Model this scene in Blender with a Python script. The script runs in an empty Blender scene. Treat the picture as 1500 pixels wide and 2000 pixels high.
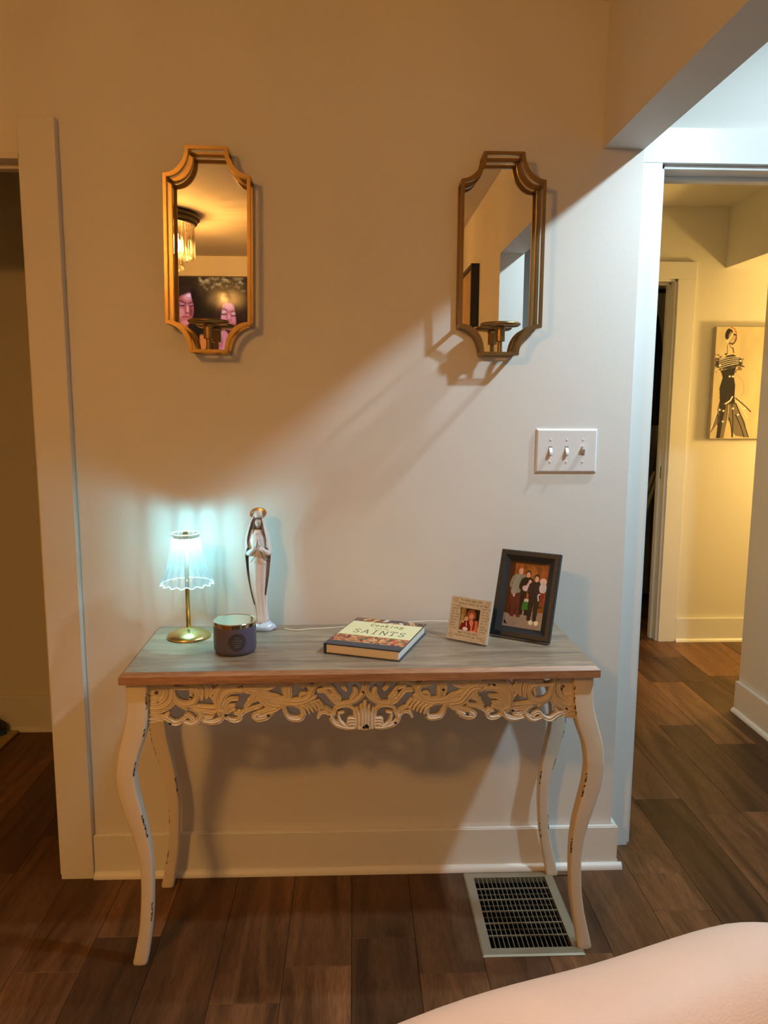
import bpy, bmesh, math, random
import numpy as np
from mathutils import Vector, Matrix

# ------------------------------------------------------------------ camera, world, lights, exposure
PI = math.pi
CAM_H, FPX = 1.35, 1500.0
def _rot(p, y, r):
    cy, sy = math.cos(y), math.sin(y); cp, sp = math.cos(p), math.sin(p)
    f = np.array([sy*cp, cy*cp, -sp]); ri = np.array([cy, -sy, 0.0]); d = np.cross(f, ri)
    cr, sr = math.cos(r), math.sin(r)
    return np.array([cr*ri + sr*d, -sr*ri + cr*d, f])
ROT = _rot(math.radians(8.13), math.radians(2.27), math.radians(-0.257))
def P(x, y, axis, val):
    """photo pixel -> world point on the plane axis=val (surveying helper)"""
    d = np.array([(x-750)/FPX, (y-1000)/FPX, 1.0]) @ ROT
    o = np.array([0, 0, CAM_H]); t = (val-o[axis])/d[axis]
    return Vector(o+t*d)

scene = bpy.context.scene
cam_data = bpy.data.cameras.new('camera'); cam = bpy.data.objects.new('camera', cam_data)
scene.collection.objects.link(cam)
cam_data.sensor_fit = 'HORIZONTAL'; cam_data.sensor_width = 36; cam_data.lens = 36*FPX/1500
cam_data.clip_start = 0.02
M3 = Matrix(((ROT[0][0], -ROT[1][0], -ROT[2][0]), (ROT[0][1], -ROT[1][1], -ROT[2][1]), (ROT[0][2], -ROT[1][2], -ROT[2][2])))
cam.matrix_world = Matrix.Translation((0, 0, CAM_H)) @ M3.to_4x4()
scene.camera = cam

world = bpy.data.worlds.new('world'); scene.world = world; world.use_nodes = True
world.node_tree.nodes['Background'].inputs[0].default_value = (0.02, 0.015, 0.01, 1)
world.node_tree.nodes['Background'].inputs[1].default_value = 0.2
scene.view_settings.view_transform = 'Standard'; scene.view_settings.look = 'None'
scene.view_settings.gamma = 1; scene.view_settings.use_curve_mapping = False
scene.view_settings.exposure = 0.0

WARM = (1.0, 0.475, 0.105)
COOL = (0.68, 0.90, 1.0)
AMBER = (1.0, 0.63, 0.18)
LAMPC = (0.30, 0.88, 1.0)
W_CHAND, W_COOL1, W_COOL2, W_HALL, W_LAMP, W_TV = 268.0, 27.0, 62.0, 53.0, 6.6, 1.0

def disc_light(name, loc, color, watts, size, parent=None):
    l = bpy.data.lights.new(name, 'AREA'); l.shape = 'DISK'; l.size = size; l.color = color; l.energy = watts
    o = bpy.data.objects.new(name, l); scene.collection.objects.link(o); o.location = loc
    if parent: o.parent = parent
    return o

def point_light(name, loc, color, watts, radius=0.03, parent=None):
    l = bpy.data.lights.new(name, 'POINT'); l.color = color; l.energy = watts; l.shadow_soft_size = radius
    o = bpy.data.objects.new(name, l); scene.collection.objects.link(o); o.location = loc
    if parent: o.parent = parent
    return o

# ------------------------------------------------------------------ helpers
C = scene.collection
def link(o, parent=None):
    C.objects.link(o)
    if parent is not None: o.parent = parent
    return o
def obj(name, mesh, m=None, parent=None, loc=None, rot=None, smooth=False):
    if isinstance(mesh, bmesh.types.BMesh):
        me = bpy.data.meshes.new(name); mesh.to_mesh(me); mesh.free()
    else: me = mesh
    if m is not None and not me.materials: me.materials.append(m)
    if smooth:
        me.polygons.foreach_set('use_smooth', [True]*len(me.polygons))
    o = bpy.data.objects.new(name, me); link(o, parent)
    if loc is not None: o.location = loc
    if rot is not None: o.rotation_euler = rot
    return o
def tag(o, label, cat, group=None):
    o['label'] = label; o['category'] = cat
    if group: o['group'] = group
    return o
def thing(name, label, cat, loc=(0, 0, 0), rotz=0, group=None):
    o = bpy.data.objects.new(name, None); C.objects.link(o); o.empty_display_size = 0.05
    o.location = loc; o.rotation_euler = (0, 0, rotz)
    return tag(o, label, cat, group)
def structure(o):
    o['kind'] = 'structure'; return o

def box(bm, x0, x1, y0, y1, z0, z1):
    v = [bm.verts.new(p) for p in ((x0,y0,z0),(x1,y0,z0),(x1,y1,z0),(x0,y1,z0),(x0,y0,z1),(x1,y0,z1),(x1,y1,z1),(x0,y1,z1))]
    for f in ((0,3,2,1),(4,5,6,7),(0,1,5,4),(1,2,6,5),(2,3,7,6),(3,0,4,7)): bm.faces.new([v[i] for i in f])
    return v
def boxes(*bs, bevel=0.0):
    bm = bmesh.new()
    for b in bs: box(bm, *b)
    if bevel: bmesh.ops.bevel(bm, geom=bm.edges[:], offset=bevel, segments=2, affect='EDGES', profile=0.5)
    return bm
def lathe(bm, prof, seg=32, cx=0, cy=0, close_top=True, close_bot=True, sx=1, sy=1):
    rings = []
    for r, z in prof:
        rings.append([bm.verts.new((cx+r*sx*math.cos(2*PI*i/seg), cy+r*sy*math.sin(2*PI*i/seg), z)) for i in range(seg)])
    for a, b in zip(rings, rings[1:]):
        for i in range(seg):
            j = (i+1) % seg
            bm.faces.new((a[i], a[j], b[j], b[i]))
    if close_bot: bm.faces.new(rings[0][::-1])
    if close_top: bm.faces.new(rings[-1])
    return bm
def tube(bm, pts, rad, seg=8, closed=False, cap=True, flat=1.0):
    pts = [Vector(p) for p in pts]; n = len(pts)
    rads = rad if hasattr(rad, '__len__') else [rad]*n
    rings = []; up = None
    for i, p in enumerate(pts):
        if closed: t = (pts[(i+1) % n]-pts[i-1]).normalized()
        else: t = (pts[min(i+1, n-1)]-pts[max(i-1, 0)]).normalized()
        if up is None:
            up = Vector((0, 0, 1)) if abs(t.z) < 0.9 else Vector((0, 1, 0))
        a = t.cross(up).normalized(); b = a.cross(t).normalized(); up = b
        rings.append([bm.verts.new(p+(a*math.cos(2*PI*k/seg)+b*math.sin(2*PI*k/seg)*flat)*rads[i]) for k in range(seg)])
    m = n if closed else n-1
    for i in range(m):
        r0, r1 = rings[i], rings[(i+1) % n]
        for k in range(seg):
            l = (k+1) % seg
            bm.faces.new((r0[k], r0[l], r1[l], r1[k]))
    if cap and not closed:
        bm.faces.new(rings[0][::-1]); bm.faces.new(rings[-1])
    return bm
def loft(bm, rings, cap=True):
    vs = [[bm.verts.new(p) for p in r] for r in rings]; n = len(vs[0])
    for a, b in zip(vs, vs[1:]):
        for k in range(n):
            l = (k+1) % n
            bm.faces.new((a[k], a[l], b[l], b[k]))
    if cap: bm.faces.new(vs[0][::-1]); bm.faces.new(vs[-1])
    return vs
def catmull(pts, n=8, closed=False):
    pts = [np.array(p, float) for p in pts]; out = []
    N = len(pts); m = N if closed else N-1
    for i in range(m):
        p1, p2 = pts[i], pts[(i+1) % N]
        p0 = pts[i-1] if (closed or i > 0) else 2*p1-p2
        p3 = pts[(i+2) % N] if (closed or i+2 < N) else 2*p2-p1
        for k in range(n):
            t = k/n
            out.append(0.5*((2*p1)+(-p0+p2)*t+(2*p0-5*p1+4*p2-p3)*t*t+(-p0+3*p1-3*p2+p3)*t**3))
    if not closed: out.append(pts[-1])
    return out

# ------------------------------------------------------------------ materials
def s2l(c): return tuple(((x/255)/12.92 if x/255 <= 0.04045 else ((x/255+0.055)/1.055)**2.4) for x in c)
def nodes(name):
    m = bpy.data.materials.new(name); m.use_nodes = True
    nt = m.node_tree; b = nt.nodes['Principled BSDF']
    return m, nt, b
def mat(name, col, rough=0.5, metal=0.0, vary=0.06, vscale=6.0, bump=0.0, bscale=80.0, spec=0.5, stretch=(1, 1, 1)):
    m, nt, b = nodes(name)
    tc = nt.nodes.new('ShaderNodeTexCoord'); mp = nt.nodes.new('ShaderNodeMapping'); mp.inputs['Scale'].default_value = stretch
    nt.links.new(tc.outputs['Object'], mp.inputs[0])
    nz = nt.nodes.new('ShaderNodeTexNoise'); nz.inputs['Scale'].default_value = vscale; nz.inputs['Detail'].default_value = 4
    nt.links.new(mp.outputs[0], nz.inputs['Vector'])
    mx = nt.nodes.new('ShaderNodeMix'); mx.data_type = 'RGBA'
    mx.inputs[6].default_value = tuple(c*(1-vary) for c in col[:3])+(1,); mx.inputs[7].default_value = tuple(min(1, c*(1+vary)) for c in col[:3])+(1,)
    nt.links.new(nz.outputs[0], mx.inputs[0]); nt.links.new(mx.outputs[2], b.inputs['Base Color'])
    b.inputs['Roughness'].default_value = rough; b.inputs['Metallic'].default_value = metal
    b.inputs['Specular IOR Level'].default_value = spec
    if bump:
        n2 = nt.nodes.new('ShaderNodeTexNoise'); n2.inputs['Scale'].default_value = bscale; n2.inputs['Detail'].default_value = 3
        nt.links.new(mp.outputs[0], n2.inputs['Vector'])
        bp = nt.nodes.new('ShaderNodeBump'); bp.inputs['Strength'].default_value = bump; bp.inputs['Distance'].default_value = 0.002
        nt.links.new(n2.outputs[0], bp.inputs['Height']); nt.links.new(bp.outputs[0], b.inputs['Normal'])
    return m
def mat_attr(name, rough=0.5, emit=0.0, tint=None, spec=0.5, metal=0.0):
    m, nt, b = nodes(name)
    a = nt.nodes.new('ShaderNodeVertexColor'); a.layer_name = 'Col'
    nt.links.new(a.outputs[0], b.inputs['Base Color'])
    b.inputs['Roughness'].default_value = rough; b.inputs['Specular IOR Level'].default_value = spec; b.inputs['Metallic'].default_value = metal
    if emit:
        nt.links.new(a.outputs[0], b.inputs['Emission Color']); b.inputs['Emission Strength'].default_value = emit
    return m
def mat_emit(name, col, strength):
    m, nt, b = nodes(name)
    b.inputs['Base Color'].default_value = (*col, 1); b.inputs['Emission Color'].default_value = (*col, 1); b.inputs['Emission Strength'].default_value = strength
    return m
def mat_wood(name, c_dark, c_light, rough=0.4, axis=(1, 1, 1), ring=3.0, rand=0.5, fine=60, knots=True, spec=0.5):
    """long-grain timber; tone and grain offset differ from one board to the next"""
    m, nt, b = nodes(name); N, L = nt.nodes, nt.links
    tc = N.new('ShaderNodeTexCoord'); oi = N.new('ShaderNodeObjectInfo')
    mp = N.new('ShaderNodeMapping'); mp.inputs['Scale'].default_value = axis
    ml = N.new('ShaderNodeMath'); ml.operation = 'MULTIPLY'; ml.inputs[1].default_value = 37.0
    L.new(oi.outputs['Random'], ml.inputs[0]); cb = N.new('ShaderNodeCombineXYZ')
    for i in range(3): L.new(ml.outputs[0], cb.inputs[i])
    L.new(cb.outputs[0], mp.inputs['Location']); L.new(tc.outputs['Object'], mp.inputs[0])
    n1 = N.new('ShaderNodeTexNoise'); n1.inputs['Scale'].default_value = ring; n1.inputs['Detail'].default_value = 6; n1.inputs['Distortion'].default_value = 1.2
    n2 = N.new('ShaderNodeTexNoise'); n2.inputs['Scale'].default_value = fine; n2.inputs['Detail'].default_value = 3
    L.new(mp.outputs[0], n1.inputs['Vector']); L.new(mp.outputs[0], n2.inputs['Vector'])
    r1 = N.new('ShaderNodeValToRGB'); r1.color_ramp.elements[0].position = 0.3; r1.color_ramp.elements[1].position = 0.72
    r1.color_ramp.elements[0].color = (*c_dark, 1); r1.color_ramp.elements[1].color = (*c_light, 1)
    L.new(n1.outputs[0], r1.inputs[0])
    mx = N.new('ShaderNodeMix'); mx.data_type = 'RGBA'; mx.blend_type = 'MULTIPLY'; mx.inputs[0].default_value = 0.55
    r2 = N.new('ShaderNodeValToRGB'); r2.color_ramp.elements[0].position = 0.35; r2.color_ramp.elements[1].position = 0.6
    r2.color_ramp.elements[0].color = (0.55, 0.5, 0.48, 1); r2.color_ramp.elements[1].color = (1, 1, 1, 1)
    L.new(n2.outputs[0], r2.inputs[0]); L.new(r1.outputs[0], mx.inputs[6]); L.new(r2.outputs[0], mx.inputs[7])
    hs = N.new('ShaderNodeHueSaturation'); mr = N.new('ShaderNodeMapRange')
    mr.inputs['To Min'].default_value = 1-rand; mr.inputs['To Max'].default_value = 1+rand*0.8
    L.new(oi.outputs['Random'], mr.inputs[0]); L.new(mr.outputs[0], hs.inputs['Value']); L.new(mx.outputs[2], hs.inputs['Color'])
    last = hs.outputs[0]
    if knots:
        vo = N.new('ShaderNodeTexVoronoi'); vo.inputs['Scale'].default_value = 2.6; mp2 = N.new('ShaderNodeMapping')
        mp2.inputs['Scale'].default_value = tuple(1 if a > 1.5 else 0.62 for a in axis); L.new(cb.outputs[0], mp2.inputs['Location']); L.new(tc.outputs['Object'], mp2.inputs[0])
        L.new(mp2.outputs[0], vo.inputs['Vector'])
        r3 = N.new('ShaderNodeValToRGB'); r3.color_ramp.elements[0].position = 0.02; r3.color_ramp.elements[1].position = 0.09
        r3.color_ramp.elements[0].color = (0.25, 0.2, 0.18, 1); r3.color_ramp.elements[1].color = (1, 1, 1, 1)
        L.new(vo.outputs['Distance'], r3.inputs[0])
        m3 = N.new('ShaderNodeMix'); m3.data_type = 'RGBA'; m3.blend_type = 'MULTIPLY'; m3.inputs[0].default_value = 0.8
        L.new(last, m3.inputs[6]); L.new(r3.outputs[0], m3.inputs[7]); last = m3.outputs[2]
    L.new(last, b.inputs['Base Color'])
    bp = N.new('ShaderNodeBump'); bp.inputs['Strength'].default_value = 0.25; bp.inputs['Distance'].default_value = 0.001
    L.new(n2.outputs[0], bp.inputs['Height']); L.new(bp.outputs[0], b.inputs['Normal'])
    b.inputs['Roughness'].default_value = rough; b.inputs['Specular IOR Level'].default_value = spec
    return m
def mat_clear(name, tint, gloss=0.15, emit=None, estr=0.0, edge=0.25, haze=0.0):
    m = bpy.data.materials.new(name); m.use_nodes = True; nt = m.node_tree; N, L = nt.nodes, nt.links
    N.remove(N['Principled BSDF']); out = N['Material Output']
    tr = N.new('ShaderNodeBsdfTransparent'); tr.inputs[0].default_value = (*tint, 1)
    gl = N.new('ShaderNodeBsdfGlossy'); gl.inputs['Roughness'].default_value = 0.08
    lw = N.new('ShaderNodeLayerWeight'); lw.inputs[0].default_value = edge
    ma = N.new('ShaderNodeMath'); ma.operation = 'MULTIPLY_ADD'; ma.inputs[1].default_value = 0.7; ma.inputs[2].default_value = gloss*0.4
    L.new(lw.outputs['Facing'], ma.inputs[0])
    mx = N.new('ShaderNodeMixShader'); L.new(ma.outputs[0], mx.inputs[0]); L.new(tr.outputs[0], mx.inputs[1]); L.new(gl.outputs[0], mx.inputs[2])
    res = mx.outputs[0]
    if emit:
        em = N.new('ShaderNodeEmission'); em.inputs[0].default_value = (*emit, 1); em.inputs[1].default_value = estr
        ad = N.new('ShaderNodeAddShader'); L.new(res, ad.inputs[0]); L.new(em.outputs[0], ad.inputs[1]); res = ad.outputs[0]
    if haze:
        df = N.new('ShaderNodeBsdfTranslucent'); df.inputs[0].default_value = (0.75, 0.88, 0.92, 1)
        d2 = N.new('ShaderNodeBsdfDiffuse'); d2.inputs[0].default_value = (0.75, 0.88, 0.92, 1)
        a2 = N.new('ShaderNodeMixShader'); a2.inputs[0].default_value = 0.35; L.new(df.outputs[0], a2.inputs[1]); L.new(d2.outputs[0], a2.inputs[2])
        m2 = N.new('ShaderNodeMixShader'); m2.inputs[0].default_value = haze; L.new(res, m2.inputs[1]); L.new(a2.outputs[0], m2.inputs[2]); res = m2.outputs[0]
    L.new(res, out.inputs[0])
    return m

M_WALL = mat('wall_paint', (0.74, 0.72, 0.69), 0.6, vary=0.015, vscale=2, bump=0.08, bscale=120, spec=0.35)
M_CEIL = mat('ceiling_paint', (0.74, 0.71, 0.67), 0.8, vary=0.02, vscale=2, bump=0.1, bscale=60, spec=0.2)
M_TRIM = mat('trim_paint', (0.78, 0.77, 0.75), 0.32, vary=0.012, vscale=5, spec=0.5)
M_CREAM = mat('cream_wall_paint', (0.74, 0.71, 0.64), 0.65, vary=0.02, vscale=2, spec=0.3)
M_FLOOR = mat_wood('walnut_floor', (0.070, 0.031, 0.012), (0.21, 0.098, 0.040), 0.45, axis=(9, 1, 9), ring=1.6, rand=0.48, fine=26, spec=0.32)
M_SUB = mat('subfloor', (0.012, 0.008, 0.006), 0.9)
M_TOP = mat_wood('table_top_wood', (0.21, 0.15, 0.105), (0.40, 0.31, 0.22), 0.36, axis=(1, 9, 9), ring=2.2, rand=0.0, fine=22, knots=True)
M_TOPEDGE = mat_wood('table_edge_wood', (0.30, 0.15, 0.07), (0.50, 0.27, 0.14), 0.42, axis=(1, 12, 12), ring=2.0, rand=0.0, fine=30, knots=False)
M_PAINT = mat_attr('distressed_cream_paint', 0.42)
M_GOLD = mat('brushed_gold', (0.35, 0.22, 0.09), 0.30, 1.0, vary=0.18, vscale=25)
M_GOLD2 = mat('lamp_brass', (0.66, 0.50, 0.20), 0.27, 1.0, vary=0.05, vscale=40)
M_MIRROR = mat('mirror_glass', (0.93, 0.93, 0.91), 0.0, 1.0, vary=0.0)
M_BLACK = mat('black_frame', (0.018, 0.018, 0.02), 0.42, vary=0.2)
M_PLASTIC = mat('switch_plastic', (0.80, 0.77, 0.77), 0.25, vary=0.01)
M_SLOT = mat('switch_slot', (0.25, 0.23, 0.22), 0.5)
M_SCREW = mat('painted_screw', (0.72, 0.70, 0.68), 0.35, 0.0)
M_VENT = mat('vent_metal', (0.36, 0.33, 0.25), 0.38, 0.6, vary=0.08, vscale=20)
M_DUCTSHADE = mat('duct_shade', (0.004, 0.0035, 0.003), 1.0, spec=0.0)  # near-black colour for the painted shade inside the vent
M_LOUV = mat('vent_louver', (0.20, 0.18, 0.13), 0.5, 0.5, vary=0.08, vscale=20)
M_PORC = mat('white_porcelain', (0.80, 0.74, 0.74), 0.16, vary=0.03, vscale=30)
M_PORCB = mat('pale_blue_porcelain', (0.60, 0.68, 0.84), 0.2, vary=0.08, vscale=40)
M_LINE = mat('dark_glaze_line', (0.07, 0.07, 0.075), 0.25)
M_HAIR = mat('brown_glaze', (0.20, 0.10, 0.06), 0.3)
M_HALO = mat('gilded_glaze', (0.62, 0.44, 0.22), 0.3, 0.7, vary=0.15, vscale=60)
M_JAR = mat('grey_mauve_ceramic', (0.095, 0.082, 0.135), 0.32, vary=0.05)
M_JARLABEL = mat('dark_label', (0.045, 0.045, 0.055), 0.35, vary=0.15, vscale=90)
M_LABELINK = mat('grey_ink', (0.17, 0.17, 0.19), 0.4)
M_COVER = mat('navy_cover', (0.022, 0.035, 0.06), 0.28)
M_PAGE = mat('paper_pages', (0.74, 0.68, 0.62), 0.85, vary=0.12, vscale=8, stretch=(1, 1, 160))
M_PRINT = mat_attr('printed_gloss', 0.25)
M_PRINTM = mat_attr('printed_matt', 0.6)
M_CANVAS = mat_attr('painted_canvas', 0.75)
M_TV = mat_attr('television_picture', 0.10, emit=0.9)
for l_ in list(M_TV.node_tree.links):
    if l_.to_socket.name == 'Base Color': M_TV.node_tree.links.remove(l_)
M_TV.node_tree.nodes['Principled BSDF'].inputs['Base Color'].default_value = (0.01, 0.01, 0.01, 1)
M_TV.node_tree.nodes['Principled BSDF'].inputs['Specular IOR Level'].default_value = 0.14
M_CORD = mat('pale_cord', (0.72, 0.66, 0.52), 0.5)
M_IRON = mat('dark_bronze', (0.05, 0.04, 0.03), 0.45, 0.7)
M_CRYSTAL = mat_clear('chandelier_crystal', (0.97, 0.93, 0.84), 0.5, edge=0.4)
M_BULB = mat_emit('chandelier_bulb', (1.0, 0.62, 0.26), 34)
M_DIFF = mat_emit('cool_diffuser', (0.85, 0.95, 1.0), 12)
M_ACRYL = mat_clear('ribbed_acrylic', (0.90, 0.97, 0.98), 0.25, emit=(0.50, 0.86, 1.0), estr=0.16, edge=0.35, haze=0.10)
M_RIB = mat_clear('acrylic_rib', (0.80, 0.92, 0.96), 0.3, emit=(0.5, 0.86, 1.0), estr=0.10, edge=0.5, haze=0.15)
M_RIM = mat_emit('edge_lit_acrylic', (0.72, 0.95, 1.0), 0.75)
M_LED = mat_emit('led_ring', (0.75, 0.97, 1.0), 14)
M_SKIN = mat('leg_skin', (0.80, 0.64, 0.56), 0.55, vary=0.05, vscale=14, bump=0.25, bscale=260, stretch=(1, 1, 3))
M_SEAT = mat('ottoman_fabric', (0.20, 0.18, 0.16), 0.9, bump=0.3, bscale=300)
M_DARKCL = mat('black_cloth', (0.012, 0.012, 0.014), 0.9, vary=0.3)
M_REDCL = mat('dark_red_cloth', (0.16, 0.015, 0.02), 0.9)
M_WHITECL = mat('white_cloth', (0.55, 0.52, 0.44), 0.9)
M_DRAWER = mat('grey_drawer_paint', (0.20, 0.19, 0.16), 0.6)
M_RUG = mat('straw_rug', (0.42, 0.32, 0.13), 0.95, vary=0.35, vscale=60, bump=0.6, bscale=200)
M_SHOE = mat('black_shoe', (0.008, 0.008, 0.010), 0.6)
M_TEAL = mat('teal_sole', (0.01, 0.06, 0.055), 0.5)
M_STRIKE = mat('dark_strike', (0.05, 0.04, 0.03), 0.4, 0.8)

# ------------------------------------------------------------------ the setting
D = 2.076            # main wall
DK = 2.186           # wall with the hall doorway
ZC, ZK, ZH = 2.355, 2.445, 2.385
YB = -1.46           # wall with the television
XL, XR = -2.9, 3.3
FARY = 4.198

# floor: every plank its own piece
floor = structure(obj('floor', boxes((XL, XR, YB-0.1, 5.3, -0.16, -0.0125)), M_SUB))
PITCH, X0 = 0.162, -0.007
def row_of(x): return math.floor((x-X0)/PITCH)
known = {}
for q in ((617,1887),(740,1832),(1275,1705),(1275,1560),(1316,1417),(1426,1453),(1300,1332),(1467,1585),(1436,1320),(480,1960),(850,1900),(230,1830),(60,1900),(1390,1777),(1352,1332),(1310,1283)):
    w = P(*q, 2, 0); known.setdefault(row_of(w.x), []).append(w.y)
rng = random.Random(11)
def plank_mesh(x0, x1, y0, y1, top):
    g, c, t = 0.0004, 0.0010, -0.012
    cx, cy = (x0+x1)/2, (y0+y1)/2
    hx, hy = (x1-x0)/2-g, (y1-y0)/2-g
    vs = []
    for hx_, hy_, z in ((hx, hy, t), (hx, hy, top-c), (hx-c, hy-c, top)):
        vs += [(-hx_, -hy_, z), (hx_, -hy_, z), (hx_, hy_, z), (-hx_, hy_, z)]
    fs = [(8, 9, 10, 11)]
    for a in (0, 4):
        for k in range(4):
            l = (k+1) % 4; fs.append((a+k, a+l, a+4+l, a+4+k))
    me = bpy.data.meshes.new('plank'); me.from_pydata(vs, [], fs); me.materials.append(M_FLOOR)
    return me, cx, cy
VX0, VX1, VY0, VY1 = 0.314, 0.572, 1.700, 2.040     # floor vent cut-out
for r in range(row_of(XL), row_of(XR)+1):
    x0 = X0+r*PITCH; x1 = x0+PITCH
    js = sorted(known.get(r, [1.0+rng.random()*1.2]))
    ys = list(js)
    while ys[0] > YB: ys.insert(0, ys[0]-rng.uniform(0.9, 1.5))
    ymax = 5.3 if x0 > 0.6 else 3.3
    while ys[-1] < ymax: ys.append(ys[-1]+rng.uniform(0.8, 1.3))
    for a, b in zip(ys, ys[1:]):
        a, b = max(a, YB), min(b, ymax)
        if b-a < 0.02: continue
        segs = [(a, b, x0, x1)]
        # the register sits in a hole: cut boards round it
        if x1 > VX0+0.012 and x0 < VX1-0.012 and b > VY0+0.012 and a < VY1-0.012:
            segs = []
            if a < VY0: segs.append((a, VY0+0.01, x0, x1))
            if b > VY1: segs.append((VY1-0.01, b, x0, x1))
            ya, yb = max(a, VY0+0.01), min(b, VY1-0.01)
            if x0 < VX0+0.01: segs.append((ya, yb, x0, VX0+0.012))
            if x1 > VX1-0.01: segs.append((ya, yb, VX1-0.012, x1))
        for (a2, b2, xa, xb) in segs:
            if b2-a2 < 0.01: continue
            me, cx, cy = plank_mesh(xa, xb, a2, b2, 0.0)
            obj('plank', me, None, floor, (cx, cy, 0))

structure(obj('ceiling', boxes((XL-0.1, 0.753, YB-0.1, DK, ZC, ZC+0.1)), M_CEIL))
structure(obj('ceiling_kitchen', boxes((0.753, XR+0.1, YB-0.1, DK, ZK, ZK+0.1)), M_CEIL))
structure(obj('ceiling_hall', boxes((XL-0.1, XR+0.1, DK+0.14, 5.4, ZH, ZH+0.1)), M_CREAM))

LX = -0.833; LZ = 1.966         # left door opening: right edge, head height
structure(obj('wall_back', boxes((LX, 0.753, D, DK, 0, ZC+0.1), (-1.70, LX, D, DK, LZ, ZC+0.1), (XL, -1.70, D, DK, 0, ZC+0.1)), M_WALL))
structure(obj('wall_right', boxes((0.645, 0.753, YB, 0.655, 0, ZK), (0.645, 0.753, 0.655, D, 2.002, ZK)), M_WALL))
structure(obj('wall_left', boxes((XL-0.1, XL, YB, 3.3, 0, ZK)), M_WALL))
structure(obj('wall_front', boxes((XL, XR, YB-0.1, YB, 0, ZK)), M_WALL))
structure(obj('wall_kitchen_right', boxes((XR, XR+0.1, YB, 5.4, 0, ZK)), M_WALL))
RX0, RX1, RZ = 0.845, 1.745, 1.998   # hall doorway opening
structure(obj('wall_kitchen_back', boxes((0.60, RX0, DK, DK+0.14, 0, ZK), (RX0, RX1, DK, DK+0.14, RZ, ZK), (RX1, XR, DK, DK+0.14, 0, ZK)), M_WALL))
PX = 1.700
structure(obj('wall_hall_partition', boxes((PX, PX+0.12, DK+0.14, 3.19, 0, ZH)), M_WALL))
structure(obj('wall_hall_left', boxes((0.60, 0.72, DK+0.14, 5.3, 0, ZH)), M_CREAM))
CX1 = 1.739; CZ = 2.012             # closet opening
structure(obj('wall_hall_back', boxes((0.60, 0.98, FARY, FARY+0.12, 0, ZH), (0.98, CX1, FARY, FARY+0.12, CZ, ZH), (CX1, XR, FARY, FARY+0.12, 0, ZH)), M_CREAM))
structure(obj('wall_hall_beam', boxes((2.0, 2.12, 2.33, FARY, 2.072, ZH)), M_CREAM))
structure(obj('wall_closet', boxes((0.6, 2.2, 5.3, 5.4, 0, ZH), (2.1, 2.2, FARY+0.12, 5.3, 0, ZH)), M_CREAM))
structure(obj('wall_side_room', boxes((XL, 0.60, 3.082, 3.2, 0, ZH)), M_CREAM))
structure(obj('ceiling_side_room', boxes((XL-0.1, 0.60, DK, 3.2, ZH-0.04, ZH)), M_CREAM))

def baseboard(name, pts, h=0.128, t=0.016, q=0.014, m=M_TRIM, closed_ends=True):
    """flat board plus quarter round along an axis-aligned run. pts=(x0,x1,y,'y-') etc."""
    x0, x1, y0, y1, nx, ny = pts
    bm = bmesh.new()
    box(bm, min(x0, x0+nx*t, x1), max(x1, x1+nx*t, x0), min(y0, y0+ny*t, y1), max(y1, y1+ny*t, y0), 0.0, h)
    bmesh.ops.bevel(bm, geom=[e for e in bm.edges if all(v.co.z > h-1e-5 for v in e.verts)], offset=0.003, segments=2, affect='EDGES')
    b = structure(obj(name, bm, m))
    # quarter round
    bm = bmesh.new()
    prof = [(0, 0)] + [(q*math.sin(a), q*1.25*math.cos(a)) for a in [i*PI/2/6 for i in range(7)]]
    ring0, ring1 = [], []
    for o_, z in prof:
        if ny: ring0.append((x0, y0+ny*(t+o_), z)); ring1.append((x1+(q if 'back' == name.split('_')[-1] else 0), y0+ny*(t+o_), z))
        else: ring0.append((x0+nx*(t+o_), y0, z)); ring1.append((x0+nx*(t+o_), y1, z))
    loft(bm, [ring0, ring1]); bmesh.ops.recalc_face_normals(bm, faces=bm.faces[:])
    obj('quarter_round', bm, m, b)
    return b
baseboard('baseboard_back', (-0.741, 0.753+0.016, D, D, 0, -1))
baseboard('baseboard_back_end', (0.753, 0.753, D, DK, 1, 0))
baseboard('baseboard_front', (XL, 0.645, YB, YB, 0, 1), h=0.13)
baseboard('baseboard_right', (0.645, 0.645, YB, 0.655, -1, 0), h=0.13)
baseboard('baseboard_hall_back', (1.837, XR, FARY, FARY, 0, -1), h=0.137, m=M_TRIM)
baseboard('baseboard_hall_partition', (PX, PX, DK+0.14, 3.19, -1, 0), h=0.14)
baseboard('baseboard_side_room', (XL, 0.60, 3.082, 3.082, 0, -1), h=0.15)

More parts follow.
